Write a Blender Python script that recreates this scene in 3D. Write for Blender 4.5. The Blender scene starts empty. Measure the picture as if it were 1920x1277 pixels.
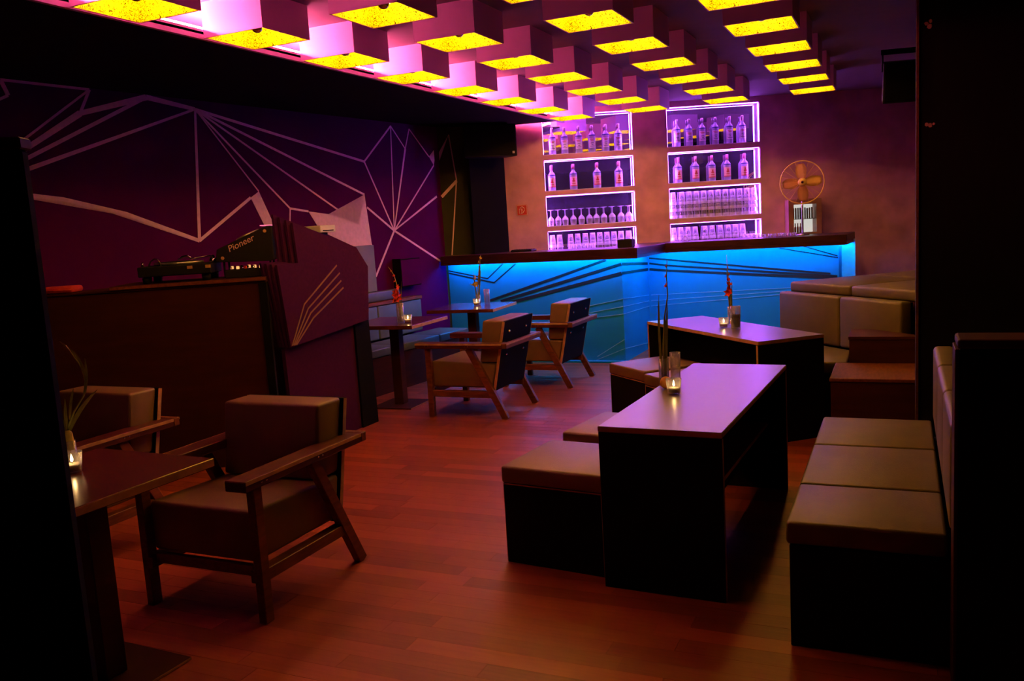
import bpy, bmesh, math, random
from mathutils import Vector, Matrix
random.seed(7)
R = math.radians
sc = bpy.context.scene
COL = sc.collection

# ------------------------------------------------------------------ camera, world, exposure
CAM_H = 1.55
YAW, PITCH, ROLL, FPX = 0.4294, 0.1338, -0.0612, 1612.135
def camera_axes():
    fw = Vector((-math.sin(YAW)*math.cos(PITCH), math.cos(YAW)*math.cos(PITCH), -math.sin(PITCH)))
    r = Vector((math.cos(YAW), math.sin(YAW), 0)); u = r.cross(fw)
    c, s = math.cos(ROLL), math.sin(ROLL)
    return c*r+s*u, -s*r+c*u, fw
cam_d = bpy.data.cameras.new('camera'); cam = bpy.data.objects.new('camera', cam_d); COL.objects.link(cam)
rr, uu_, ff = camera_axes()
cam.matrix_world = Matrix(((rr.x, uu_.x, -ff.x, 0), (rr.y, uu_.y, -ff.y, 0), (rr.z, uu_.z, -ff.z, CAM_H), (0, 0, 0, 1)))
cam_d.sensor_fit = 'HORIZONTAL'; cam_d.sensor_width = 36.0; cam_d.lens = FPX/1920*36.0
cam_d.clip_start = 0.05; cam_d.clip_end = 100
sc.camera = cam
w = bpy.data.worlds.new('world'); sc.world = w; w.use_nodes = True
w.node_tree.nodes['Background'].inputs[0].default_value = (0.6, 0.25, 0.35, 1)
w.node_tree.nodes['Background'].inputs[1].default_value = 0.0
sc.view_settings.view_transform = 'Standard'; sc.view_settings.look = 'None'
sc.view_settings.exposure = 0.0; sc.view_settings.gamma = 1.0; sc.view_settings.use_curve_mapping = False
sc.cycles.caustics_reflective = False; sc.cycles.caustics_refractive = False
sc.cycles.max_bounces = 8; sc.cycles.diffuse_bounces = 4; sc.cycles.glossy_bounces = 4
sc.cycles.transparent_max_bounces = 24; sc.cycles.sample_clamp_indirect = 12.0

# light strengths (the lamps the place has)
E_BULB = 560.0;   C_BULB = (1.0, 0.42, 0.07)
E_COVE = 620.0;    C_COVE = (1.0, 0.12, 0.28)
E_SHELF = 62.0;   C_SHELF = (0.44, 0.09, 1.0)
E_BAR = 100.0;     C_BAR = (0.0, 0.28, 1.0)
E_FLAME = 60.0;   C_FLAME = (1.0, 0.62, 0.22)

# ------------------------------------------------------------------ materials
def N(t, ty, **kw):
    n = t.nodes.new(ty)
    for k, v in kw.items():
        if hasattr(n, k): setattr(n, k, v)
        else: n.inputs[k].default_value = v
    return n
def c4(c): return (c[0], c[1], c[2], 1.0)
def mat(name, col, rough=0.5, metal=0.0, var=0.12, scale=8.0, bump=0.0, bscale=60.0, stretch=None, col2=None, coat=0.0, spec=0.5):
    m = bpy.data.materials.new(name); m.use_nodes = True; t = m.node_tree; p = t.nodes['Principled BSDF']
    tc = N(t, 'ShaderNodeTexCoord'); mp = N(t, 'ShaderNodeMapping')
    t.links.new(tc.outputs['Object'], mp.inputs[0])
    if stretch: mp.inputs['Scale'].default_value = stretch
    nz = N(t, 'ShaderNodeTexNoise'); nz.inputs['Scale'].default_value = scale; nz.inputs['Detail'].default_value = 5
    t.links.new(mp.outputs[0], nz.inputs['Vector'])
    mx = N(t, 'ShaderNodeMix', data_type='RGBA')
    a = col2 if col2 else tuple(max(0, x*(1-var)) for x in col)
    b = col if col2 else tuple(min(1, x*(1+var)) for x in col)
    mx.inputs[6].default_value = c4(a); mx.inputs[7].default_value = c4(b)
    rp = N(t, 'ShaderNodeMapRange'); rp.inputs[1].default_value = 0.3; rp.inputs[2].default_value = 0.7
    t.links.new(nz.outputs['Fac'], rp.inputs[0]); t.links.new(rp.outputs[0], mx.inputs[0])
    t.links.new(mx.outputs[2], p.inputs['Base Color'])
    p.inputs['Roughness'].default_value = rough; p.inputs['Metallic'].default_value = metal
    p.inputs['Coat Weight'].default_value = coat; p.inputs['Specular IOR Level'].default_value = spec
    if bump:
        n2 = N(t, 'ShaderNodeTexNoise'); n2.inputs['Scale'].default_value = bscale; n2.inputs['Detail'].default_value = 4
        t.links.new(mp.outputs[0], n2.inputs['Vector'])
        bp = N(t, 'ShaderNodeBump'); bp.inputs['Strength'].default_value = bump; bp.inputs['Distance'].default_value = 0.01
        t.links.new(n2.outputs['Fac'], bp.inputs['Height']); t.links.new(bp.outputs[0], p.inputs['Normal'])
    return m
def emit(name, col, strength, base=(0.8, 0.8, 0.8)):
    m = bpy.data.materials.new(name); m.use_nodes = True; p = m.node_tree.nodes['Principled BSDF']
    p.inputs['Base Color'].default_value = c4(base); p.inputs['Emission Color'].default_value = c4(col)
    p.inputs['Emission Strength'].default_value = strength
    return m
def glass(name, tint=(0.9, 0.9, 0.95), clear=0.62, diff=0.5):
    m = bpy.data.materials.new(name); m.use_nodes = True; t = m.node_tree; t.nodes.clear()
    out = N(t, 'ShaderNodeOutputMaterial'); tr = N(t, 'ShaderNodeBsdfTransparent'); tr.inputs[0].default_value = c4((min(1, tint[0]*1.03), min(1, tint[1]*1.03), min(1, tint[2]*1.03)))
    gl = N(t, 'ShaderNodeBsdfGlossy'); gl.inputs['Roughness'].default_value = 0.08
    df = N(t, 'ShaderNodeBsdfTranslucent'); df.inputs[0].default_value = c4(tint)
    d2 = N(t, 'ShaderNodeBsdfDiffuse'); d2.inputs[0].default_value = c4(tint)
    lw = N(t, 'ShaderNodeLayerWeight'); lw.inputs[0].default_value = 0.35
    md = N(t, 'ShaderNodeMixShader'); md.inputs[0].default_value = 0.5; t.links.new(df.outputs[0], md.inputs[1]); t.links.new(d2.outputs[0], md.inputs[2])
    ms = N(t, 'ShaderNodeMixShader'); ms.inputs[0].default_value = 1-diff; t.links.new(md.outputs[0], ms.inputs[1]); t.links.new(gl.outputs[0], ms.inputs[2])
    mr = N(t, 'ShaderNodeMapRange'); mr.inputs[3].default_value = 1-clear; mr.inputs[4].default_value = 1.0
    t.links.new(lw.outputs['Facing'], mr.inputs[0])
    mx = N(t, 'ShaderNodeMixShader'); t.links.new(mr.outputs[0], mx.inputs[0]); t.links.new(tr.outputs[0], mx.inputs[1]); t.links.new(ms.outputs[0], mx.inputs[2])
    t.links.new(mx.outputs[0], out.inputs[0])
    return m

M = {}
M['ceiling'] = mat('ceiling paint', (0.22, 0.17, 0.20), 0.8, var=0.05)
M['soffit'] = mat('dark soffit paint', (0.014, 0.010, 0.008), 0.9, spec=0.05)
M['lip'] = mat('white cove lip', (0.62, 0.55, 0.58), 0.6, var=0.04)
M['artwall'] = mat('deep purple wall paint', (0.068, 0.0011, 0.074), 0.85, var=0.10, scale=3, bump=0.08, spec=0.04)
M['paint'] = mat('pale pink line paint', (0.80, 0.50, 0.62), 0.7, var=0.08, scale=30)
M['olive'] = mat('olive grey wall paint', (0.040, 0.040, 0.018), 0.9, var=0.12, scale=4, spec=0.05)
M['plaster'] = mat('rough pinkish plaster', (0.74, 0.36, 0.58), 0.85, var=0.22, scale=3.5, bump=0.25, bscale=14)
M['black'] = mat('black lacquer', (0.006, 0.005, 0.005), 0.8, spec=0.06)
M['pillarwood'] = mat('near-black pillar wood', (0.006, 0.0025, 0.0012), 0.85, var=0.3, scale=5, stretch=(8, 8, 1), spec=0.2)
M['blackmat'] = mat('matt black plastic', (0.010, 0.009, 0.009), 0.6, spec=0.2)
M['darkwood'] = mat('dark stained wood', (0.055, 0.012, 0.008), 0.55, spec=0.15, var=0.18, scale=2.5, stretch=(1.2, 1.2, 9))
M['barwood'] = mat('dark brown bar top', (0.040, 0.008, 0.008), 0.35, spec=0.35, var=0.3, scale=6, stretch=(1, 8, 8))
M['armwood'] = mat('dark red armrest veneer', (0.085, 0.016, 0.010), 0.45, var=0.3, scale=7, stretch=(8, 1.5, 8), spec=0.3)
M['chairwood'] = mat('reddish oiled wood', (0.17, 0.050, 0.022), 0.45, spec=0.3, var=0.3, scale=7, stretch=(8, 1.5, 8))
M['edgewood'] = mat('pale plywood edge', (0.55, 0.30, 0.17), 0.5, var=0.2, scale=20)
M['olivelea'] = mat('olive green leatherette', (0.115, 0.088, 0.015), 0.5, spec=0.45, var=0.12, scale=6, bump=0.12, bscale=180)
M['greylea'] = mat('grey leatherette', (0.190, 0.110, 0.055), 0.48, spec=0.6, var=0.10, scale=6, bump=0.12, bscale=180)
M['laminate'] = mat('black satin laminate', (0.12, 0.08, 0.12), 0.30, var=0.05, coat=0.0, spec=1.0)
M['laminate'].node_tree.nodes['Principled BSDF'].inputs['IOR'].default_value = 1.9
M['laminside'] = mat('black laminate side', (0.006, 0.004, 0.004), 0.7, spec=0.08)
M['barpanel'] = mat('blue bar front paint', (0.012, 0.27, 0.56), 0.6, var=0.05, scale=3, spec=0.06)
M['endpanel'] = mat('white bar end paint', (0.70, 0.78, 0.82), 0.6, var=0.04)
M['cabwood'] = mat('pinkish painted wood', (0.42, 0.20, 0.18), 0.5, var=0.15)
M['carve'] = mat('dull gold carved line', (0.22, 0.11, 0.04), 0.6)
M['groove'] = mat('black painted groove', (0.010, 0.010, 0.014), 0.6)
M['thinline'] = mat('pale blue thin painted line', (0.20, 0.52, 0.80), 0.6, spec=0.1)
M['djpanel'] = mat('dark purple felt panel', (0.055, 0.008, 0.075), 0.9, spec=0.04, var=0.10, scale=40, bump=0.15, bscale=300)
M['bluepanel'] = mat('slate blue panel', (0.16, 0.18, 0.26), 0.7, var=0.08)
M['white'] = mat('white lacquer', (0.78, 0.74, 0.75), 0.45, var=0.04)
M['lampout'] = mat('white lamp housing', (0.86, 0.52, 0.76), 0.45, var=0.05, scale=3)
M['brass'] = mat('polished brass', (1.0, 0.66, 0.16), 0.4, 0.15, var=0.1)
M['steel'] = mat('brushed steel', (0.62, 0.60, 0.60), 0.3, 0.9, var=0.08)
M['chrome'] = mat('chrome', (0.8, 0.8, 0.8), 0.12, 1.0, var=0.02)
M['red'] = mat('red sign enamel', (0.62, 0.03, 0.03), 0.45, var=0.05)
M['redfab'] = mat('red plush', (0.55, 0.03, 0.03), 0.8, var=0.15, scale=30)
M['signwhite'] = mat('white print', (0.85, 0.80, 0.78), 0.6, var=0.03)
M['wax'] = mat('candle wax', (0.85, 0.72, 0.50), 0.5, var=0.04)
M['stem'] = mat('green stem', (0.30, 0.27, 0.06), 0.55, var=0.25, scale=20)
M['leaf'] = mat('green leaf', (0.30, 0.27, 0.05), 0.5, var=0.3, scale=20)
M['redpetal'] = mat('red petals', (0.75, 0.06, 0.03), 0.6, var=0.25, scale=40)
M['yellowpetal'] = mat('yellow petals', (0.75, 0.48, 0.08), 0.6, var=0.25, scale=40)
M['orange'] = mat('orange peel', (0.85, 0.33, 0.06), 0.5, var=0.15, scale=25, bump=0.2, bscale=90)
M['liquor'] = mat('dark drink', (0.03, 0.012, 0.008), 0.1)
M['glass'] = glass('clear glass', (0.94, 0.92, 0.93), 0.90, 0.35)
M['barglass'] = glass('bar glass', (0.97, 0.95, 0.98), 0.80, 0.8)
M['bandglass'] = glass('thick bar glass', (0.98, 0.95, 0.98), 0.22, 0.9)
M['bottle'] = glass('clear bottle glass', (0.90, 0.86, 0.95), 0.62, 0.8)
M['labelw'] = mat('white bottle label', (0.80, 0.72, 0.80), 0.6, var=0.10, scale=60)
M['labelp'] = mat('cream bottle label', (0.85, 0.50, 0.42), 0.6, var=0.10, scale=60)
M['labelr'] = mat('red label emblem', (0.60, 0.05, 0.04), 0.6)
M['labelb'] = mat('dark blue label print', (0.05, 0.03, 0.22), 0.6)
M['cap'] = mat('silver bottle cap', (0.62, 0.45, 0.55), 0.35, 0.5, var=0.06)
M['pinkcap'] = mat('pink bottle cap', (0.72, 0.25, 0.35), 0.45, 0.1, var=0.06)
M['cove'] = emit('pink light strip', C_COVE, E_COVE)
M['shelfled'] = emit('violet light strip', C_SHELF, E_SHELF)
M['barled'] = emit('blue light strip', C_BAR, E_BAR)
M['bulb'] = emit('glowing bulb glass', C_BULB, E_BULB)
M['flame'] = emit('candle flame', C_FLAME, E_FLAME)
M['cabled'] = emit('white cabinet light', (0.95, 1.0, 0.90), 0.8)
M['pinkscreen'] = emit('pink lit display', (1.0, 0.12, 0.35), 1.2)
M['led'] = emit('amber indicator', (1.0, 0.45, 0.15), 1.0)
# mirror
m = bpy.data.materials.new('mirror'); m.use_nodes = True; p = m.node_tree.nodes['Principled BSDF']
p.inputs['Base Color'].default_value = (0.74, 0.70, 0.82, 1); p.inputs['Metallic'].default_value = 0.965; p.inputs['Roughness'].default_value = 0.015; M['mirror'] = m
# gold leaf, crumpled foil with dark creases
m = bpy.data.materials.new('gold leaf'); m.use_nodes = True; t = m.node_tree; p = t.nodes['Principled BSDF']
tc = N(t, 'ShaderNodeTexCoord'); n1 = N(t, 'ShaderNodeTexNoise'); n1.inputs['Scale'].default_value = 22; n1.inputs['Detail'].default_value = 3; n1.inputs['Distortion'].default_value = 1.5
vz = N(t, 'ShaderNodeTexVoronoi', feature='DISTANCE_TO_EDGE'); vz.inputs['Scale'].default_value = 38; vz.inputs['Randomness'].default_value = 1.0
mxv = N(t, 'ShaderNodeMix', data_type='RGBA'); mxv.inputs[0].default_value = 0.25
t.links.new(tc.outputs['Object'], mxv.inputs[6]); t.links.new(n1.outputs['Color'], mxv.inputs[7]); t.links.new(mxv.outputs[2], vz.inputs['Vector']); t.links.new(tc.outputs['Object'], n1.inputs['Vector'])
mr = N(t, 'ShaderNodeMapRange'); mr.inputs[1].default_value = 0.035; mr.inputs[2].default_value = 0.16; t.links.new(vz.outputs['Distance'], mr.inputs[0])
mg = N(t, 'ShaderNodeMix', data_type='RGBA'); mg.inputs[6].default_value = (0.008, 0.004, 0.0, 1); mg.inputs[7].default_value = (0.55, 0.55, 0.006, 1)
t.links.new(mr.outputs[0], mg.inputs[0]); t.links.new(mg.outputs[2], p.inputs['Base Color']); p.inputs['Roughness'].default_value = 0.6; p.inputs['Specular IOR Level'].default_value = 0.05
M['gold'] = m
# floor planks
m = bpy.data.materials.new('red-brown parquet'); m.use_nodes = True; t = m.node_tree; p = t.nodes['Principled BSDF']
oi = N(t, 'ShaderNodeObjectInfo'); ge = N(t, 'ShaderNodeNewGeometry'); ad = N(t, 'ShaderNodeMath', operation='ADD'); fr = N(t, 'ShaderNodeMath', operation='FRACT')
t.links.new(oi.outputs['Random'], ad.inputs[0]); t.links.new(ge.outputs['Random Per Island'], ad.inputs[1]); t.links.new(ad.outputs[0], fr.inputs[0])
mp = N(t, 'ShaderNodeMapping'); mp.inputs['Scale'].default_value = (1.6, 22, 22); t.links.new(ge.outputs['Position'], mp.inputs[0])
nz = N(t, 'ShaderNodeTexNoise'); nz.inputs['Scale'].default_value = 3; nz.inputs['Detail'].default_value = 6; t.links.new(mp.outputs[0], nz.inputs['Vector'])
am = N(t, 'ShaderNodeMath', operation='MULTIPLY_ADD'); am.inputs[1].default_value = 0.45; t.links.new(nz.outputs['Fac'], am.inputs[0]); 
m2 = N(t, 'ShaderNodeMath', operation='MULTIPLY'); m2.inputs[1].default_value = 0.55; t.links.new(fr.outputs[0], m2.inputs[0]); t.links.new(m2.outputs[0], am.inputs[2])
cr = N(t, 'ShaderNodeMix', data_type='RGBA'); cr.inputs[6].default_value = (0.170, 0.028, 0.010, 1); cr.inputs[7].default_value = (0.500, 0.098, 0.034, 1)
t.links.new(am.outputs[0], cr.inputs[0]); t.links.new(cr.outputs[2], p.inputs['Base Color']); p.inputs['Roughness'].default_value = 0.47
bp = N(t, 'ShaderNodeBump'); bp.inputs['Strength'].default_value = 0.08; t.links.new(nz.outputs['Fac'], bp.inputs['Height']); t.links.new(bp.outputs[0], p.inputs['Normal'])
M['parquet'] = m

# ------------------------------------------------------------------ mesh helpers
def finish(name, bm, m, parent=None, smooth=False, loc=None, rz=None):
    me = bpy.data.meshes.new(name); bm.normal_update(); bm.to_mesh(me); bm.free()
    me.materials.append(M[m])
    if smooth:
        for f in me.polygons: f.use_smooth = True
    o = bpy.data.objects.new(name, me); COL.objects.link(o)
    if parent: o.parent = parent
    if loc is not None: o.location = loc
    if rz is not None: o.rotation_euler[2] = rz
    return o
def addbox(bm, a, b, mtx=None):
    x0, x1 = sorted((a[0], b[0])); y0, y1 = sorted((a[1], b[1])); z0, z1 = sorted((a[2], b[2]))
    vs = [bm.verts.new(v) for v in [(x0,y0,z0),(x1,y0,z0),(x1,y1,z0),(x0,y1,z0),(x0,y0,z1),(x1,y0,z1),(x1,y1,z1),(x0,y1,z1)]]
    if mtx:
        for v in vs: v.co = mtx @ v.co
    for f in [(0,3,2,1),(4,5,6,7),(0,1,5,4),(1,2,6,5),(2,3,7,6),(3,0,4,7)]: bm.faces.new([vs[i] for i in f])
    return vs
def bev(bm, w, seg=1):
    bmesh.ops.bevel(bm, geom=list(bm.edges), offset=w, segments=seg, affect='EDGES', profile=0.5)
def box(name, a, b, m, parent=None, bw=0.0, seg=1, mtx=None, smooth=False):
    bm = bmesh.new(); addbox(bm, a, b, mtx)
    if bw: bev(bm, bw, seg)
    return finish(name, bm, m, parent, smooth)
def addprism(bm, pts, z0, z1, mtx=None):
    lo = [bm.verts.new((x, y, z0)) for x, y in pts]; hi = [bm.verts.new((x, y, z1)) for x, y in pts]
    if mtx:
        for v in lo+hi: v.co = mtx @ v.co
    n = len(pts); fs = [bm.faces.new(lo[::-1]), bm.faces.new(hi)]
    for i in range(n): fs.append(bm.faces.new((lo[i], lo[(i+1) % n], hi[(i+1) % n], hi[i])))
    bmesh.ops.recalc_face_normals(bm, faces=fs)
def prism(name, pts, z0, z1, m, parent=None, bw=0.0, seg=1, mtx=None, smooth=False):
    bm = bmesh.new(); addprism(bm, pts, z0, z1, mtx)
    if bw: bev(bm, bw, seg)
    return finish(name, bm, m, parent, smooth)
def addlathe(bm, prof, seg=16, cx=0, cy=0, closed=True):
    rings = []
    for r, z in prof:
        if r < 1e-6: rings.append([bm.verts.new((cx, cy, z))])
        else: rings.append([bm.verts.new((cx+r*math.cos(2*math.pi*i/seg), cy+r*math.sin(2*math.pi*i/seg), z)) for i in range(seg)])
    for a, b in zip(rings, rings[1:]):
        for i in range(seg):
            j = (i+1) % seg
            if len(a) == 1 and len(b) == 1: continue
            if len(a) == 1: bm.faces.new((a[0], b[j], b[i]))
            elif len(b) == 1: bm.faces.new((a[i], a[j], b[0]))
            else: bm.faces.new((a[i], a[j], b[j], b[i]))
def lathe(name, prof, m, parent=None, seg=16, smooth=True, loc=None):
    bm = bmesh.new(); addlathe(bm, prof, seg); bmesh.ops.recalc_face_normals(bm, faces=list(bm.faces))
    return finish(name, bm, m, parent, smooth, loc)
def addtube(bm, pts, rad, seg=8):
    pts = [Vector(p) for p in pts]; rings = []
    rs = rad if isinstance(rad, (list, tuple)) else [rad]*len(pts)
    for i, p in enumerate(pts):
        d = (pts[min(i+1, len(pts)-1)] - pts[max(i-1, 0)]).normalized()
        a = d.orthogonal().normalized() if abs(d.z) > 0.99 else d.cross(Vector((0, 0, 1))).normalized()
        b = d.cross(a)
        rings.append([bm.verts.new(p + rs[i]*(math.cos(2*math.pi*k/seg)*a + math.sin(2*math.pi*k/seg)*b)) for k in range(seg)])
    for A, B in zip(rings, rings[1:]):
        for k in range(seg): bm.faces.new((A[k], A[(k+1) % seg], B[(k+1) % seg], B[k]))
    bm.faces.new(rings[0][::-1]); bm.faces.new(rings[-1])
    bmesh.ops.recalc_face_normals(bm, faces=list(bm.faces))
def tube(name, pts, rad, m, parent=None, seg=8, smooth=True):
    bm = bmesh.new(); addtube(bm, pts, rad, seg); return finish(name, bm, m, parent, smooth)
def beam(name, p, q, wd, th, m, parent=None, side=(1, 0, 0), bw=0.003):
    """rectangular bar from p to q; th measured along side, wd across"""
    p, q, side = Vector(p), Vector(q), Vector(side).normalized(); d = q-p; L = d.length; d.normalize(); u = d.cross(side).normalized()
    mtx = Matrix(((side.x, u.x, d.x, p.x), (side.y, u.y, d.y, p.y), (side.z, u.z, d.z, p.z), (0, 0, 0, 1)))
    return box(name, (-th/2, -wd/2, 0), (th/2, wd/2, L), m, parent, bw, 1, mtx)
def tag(o, label=None, cat=None, group=None, kind=None):
    if label: o['label'] = label
    if cat: o['category'] = cat
    if group: o['group'] = group
    if kind: o['kind'] = kind
    return o
def thing(name, label, cat, loc=(0, 0, 0), rz=0, group=None):
    o = bpy.data.objects.new(name, None); COL.objects.link(o); o.location = loc; o.rotation_euler[2] = rz
    o.empty_display_size = 0.1
    return tag(o, label, cat, group)
def copy_tree(o, parent=None):
    c = o.copy(); COL.objects.link(c); c.parent = parent
    for ch in [x for x in KIDS.get(o.name, [])]: copy_tree(ch, c)
    return c
KIDS = {}
def register(root):
    for o in bpy.data.objects:
        if o.parent: KIDS.setdefault(o.parent.name, [])
    KIDS[root.name] = [o for o in bpy.data.objects if o.parent == root]
    for o in KIDS[root.name]: register(o)
def dup(root, loc, rz=0, label=None, group=None):
    c = copy_tree(root); c.location = loc; c.rotation_euler[2] = rz
    if label: c['label'] = label
    if group: c['group'] = group
    return c
ORD = ['first', 'second', 'third', 'fourth', 'fifth', 'sixth', 'seventh', 'eighth', 'ninth', 'tenth', 'eleventh', 'twelfth', 'thirteenth']
def struct(o): o['kind'] = 'structure'; return o

# ------------------------------------------------------------------ room shell
CEIL = 2.865
WD = Vector((0.16, 1.48)).normalized()                     # direction of the art wall in plan
def wx(y): return -5.09 + (y-6.52)*0.16/1.48
CORNER = Vector((-4.838, 8.85)); SWL = Vector((-4.30, 9.478))
TH = math.atan(0.428); ST = Vector((math.cos(TH), math.sin(TH))); SN = Vector((math.sin(TH), -math.cos(TH)))   # shelf wall: tangent, normal to the room
SO = Vector((-3.87, 9.661))
floor = struct(box('floor', (-6.5, -2, -0.15), (4.2, 12.5, -0.013), 'darkwood'))
struct(box('ceiling', (-6.5, -2, CEIL), (4.2, 12.5, CEIL+0.1), 'ceiling'))
wl = struct(prism('wall_left', [(wx(-2), -2), (CORNER.x, CORNER.y), (CORNER.x-0.3, CORNER.y+0.1), (wx(-2)-0.3, -2)], -0.012, CEIL, 'artwall'))
d = (SWL-CORNER).normalized(); nb = Vector((-d.y, d.x))
wbl = struct(prism('wall_back_left', [tuple(CORNER), tuple(SWL), tuple(SWL+0.25*nb), tuple(CORNER+0.25*nb)], -0.012, CEIL, 'olive'))
struct(box('wall_right', (4.0, -2, -0.012), (4.2, 12.5, CEIL), 'soffit'))
struct(box('wall_front', (-6.5, -2.2, -0.012), (4.2, -2, CEIL), 'soffit'))
# back wall with two shelf niches, frame: s along the wall, n depth (behind the face positive), z
BM = Matrix(((ST.x, -SN.x, 0, SO.x), (ST.y, -SN.y, 0, SO.y), (0, 0, 1, 0), (0, 0, 0, 1)))
TIERS = [(2.338, 2.80), (1.915, 2.280), (1.496, 1.862), (1.150, 1.443)]
UNITS = [(0.0, 1.066), (1.467, 2.557)]
ND = 0.135
bm = bmesh.new()
addbox(bm, (-0.468, 0, -0.012), (0.0, 0.4, CEIL), BM); addbox(bm, (1.066, 0, -0.012), (1.467, 0.4, CEIL), BM)
addbox(bm, (2.557, 0, -0.012), (5.6, 0.4, CEIL), BM)
for a, b in UNITS:
    zz = [-0.012] + [v for tt in reversed(TIERS) for v in tt] + [CEIL]
    for i in range(0, len(zz), 2): addbox(bm, (a, 0.0, zz[i]), (b, 0.4, zz[i+1]), BM)
    addbox(bm, (a, ND+0.03, -0.012), (b, 0.4, CEIL), BM)
wb = struct(finish('wall_back', bm, 'plaster'))
for ui, (a, b) in enumerate(UNITS):
    for ti, (z0, z1) in enumerate(TIERS):
        box('mirror', (a+0.004, ND, z0+0.004), (b-0.004, ND+0.02, z1-0.004), 'mirror', wb, mtx=BM)
        for nm, A, Bq in (('niche_side', (a, 0.01, z0), (a+0.006, ND, z1)), ('niche_side', (b-0.006, 0.01, z0), (b, ND, z1)), ('niche_shelf', (a+0.006, 0.004, z0), (b-0.006, ND, z0+0.006)), ('niche_top', (a+0.006, 0.01, z1-0.006), (b-0.006, ND, z1))):
            box(nm, A, Bq, 'white', wb, mtx=BM)
        box('light_strip', (a+0.012, 0.008, z1-0.0076), (b-0.012, 0.036, z1-0.0061), 'shelfled', wb, mtx=BM)
        box('light_strip', (a+0.0061, 0.012, z0+0.01), (a+0.0072, 0.050, z1-0.02), 'shelfled', wb, mtx=BM)
        box('light_strip', (b-0.0076, 0.010, z0+0.01), (b-0.0061, 0.050, z1-0.02), 'shelfled', wb, mtx=BM)
struct(box('wall_back_right', (1.1, 11.75, -0.012), (4.0, 11.95, CEIL), 'plaster'))
# soffit over the left side and its pink light cove
X0L = -3.518
so = struct(prism('trim_1', [(wx(-2), -2), (X0L-0.02, -2), (X0L-0.02, 9.55), (SWL.x, 9.4), (CORNER.x, CORNER.y)], 2.70, 2.714, 'soffit'))
box('cove_lip', (X0L-0.045, -2, 2.674), (X0L-0.02, 9.55, 2.728), 'lip', so)
box('strip_rail', (X0L-0.155, 2.0, 2.7142), (X0L-0.125, 9.45, 2.7545), 'lip', so)
box('light_strip', (X0L-0.15, 2.0, 2.755), (X0L-0.13, 9.45, 2.775), 'cove', so)
# art on the left wall: painted strips
def art_strip(par, pts, wd, frame, m='paint', nm='painted_line', off=0.003):
    bm = bmesh.new(); P = [Vector(p) for p in pts]
    L = []; Rr = []
    for i, p in enumerate(P):
        d = (P[min(i+1, len(P)-1)]-P[max(i-1, 0)]).normalized(); q = Vector((-d.y, d.x)); ww = wd[i] if isinstance(wd, (list, tuple)) else wd
        L.append(p+q*ww/2); Rr.append(p-q*ww/2)
    poly = L + Rr[::-1]
    return art_poly(par, poly, frame, m, nm, off)
def art_poly(par, poly, frame, m='paint', nm='painted_shape', off=0.003):
    bm = bmesh.new(); n = len(poly)
    a = [bm.verts.new(frame(p[0], p[1], 0.0005)) for p in poly]; b = [bm.verts.new(frame(p[0], p[1], off)) for p in poly]
    fs = [bm.faces.new(a), bm.faces.new(b[::-1])] + [bm.faces.new((a[i], b[i], b[(i+1) % n], a[(i+1) % n])) for i in range(n)]
    bmesh.ops.triangulate(bm, faces=fs[:2]); bmesh.ops.recalc_face_normals(bm, faces=list(bm.faces))
    return finish(nm, bm, m, par)
LN = Vector((WD.y, -WD.x))
def fr_left(y, z, o): return (wx(y)+LN.x*o, y+LN.y*o, z)
def fr_ol(s, z, o): v = CORNER + d*s - nb*o; return (v.x, v.y, z)
A = dict(J0=(3.95,2.69),J1=(4.577,2.69),J2=(3.987,2.593),Jl0=(3.80,2.50),J3=(4.483,2.517),J4=(5.044,2.68),J5=(5.489,2.627),K0=(3.80,2.13),K1=(3.903,2.155),K2=(3.96,2.139),K3=(3.97,2.087),
 C0=(3.90,1.958),C1=(4.274,1.914),C2=(4.752,1.804),J6=(5.393,1.574),J7=(6.082,1.972),J7b=(5.982,1.918),J7c=(6.148,1.60),J7d=(6.26,1.60),J8=(6.44,1.819),J8b=(6.413,1.65),Ja=(7.535,2.275),Jb=(7.496,1.943),Jc=(7.373,1.644),
 P0=(6.672,1.788),P1=(6.944,1.757),P2=(7.548,1.431),P3=(7.267,1.43),P4=(6.811,1.60),Jd=(7.521,1.813),Jf=(7.935,1.562),Jg=(8.011,2.659),Jh=(8.236,2.433),Ji=(8.33,2.649),Jj=(8.664,2.364),Jk=(8.745,2.271),J9=(7.572,1.102))
def ln(keys, wd): art_strip(wl, [A[k] if isinstance(k, str) else k for k in keys], wd, fr_left)
for ks, wd in [(('J0','J1'),.018),(('J1','J3'),.022),(('J1','K0'),.016),(('J0','J2'),.03),(('J2','Jl0'),.018),(('J3','J4'),(.035,.045)),(('J3','K1'),(.045,.03)),(('J4','K2'),.026),(('J4','J5'),(.04,.03)),(('J5','K3'),(.018,.03)),
 (('C0','C1','C2','J6'),.030),(('J5','J6'),(.022,.030)),(('J6','J7b'),.026),(('J5','J7'),.013),(('J5','J8'),.017),(('J8','J8b'),.016),(('J5','Jc'),.017),(('J5','Jb'),.021),(('J5','Ja'),.023),(('J8','P0'),.019),
 (('Jd','Jf'),.022),(('Ja','Jg'),.018),(('Ja','Jf'),.018),(('Jg','Jf'),.014),(('Jg','Jh'),.014),(('Jh','Ji'),.014),(('Jh','Jf'),(.026,.014)),(('Ji','Jj'),.014),(('Jk','Jf'),.016),(('Jf','J9'),.024),(('J9','P2'),.016),(('Jf',(8.77,1.17)),.022),(('Jf',(8.76,1.92)),(.014,.024))]:
    ln(ks, wd)
art_poly(wl, [A['J7'], A['J7d'], A['J7c'], A['J7b']], fr_left)
art_poly(wl, [A['P0'], A['P1'], A['Jc'], A['Jb'], A['P2'], A['P3'], A['P4']], fr_left)
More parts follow.
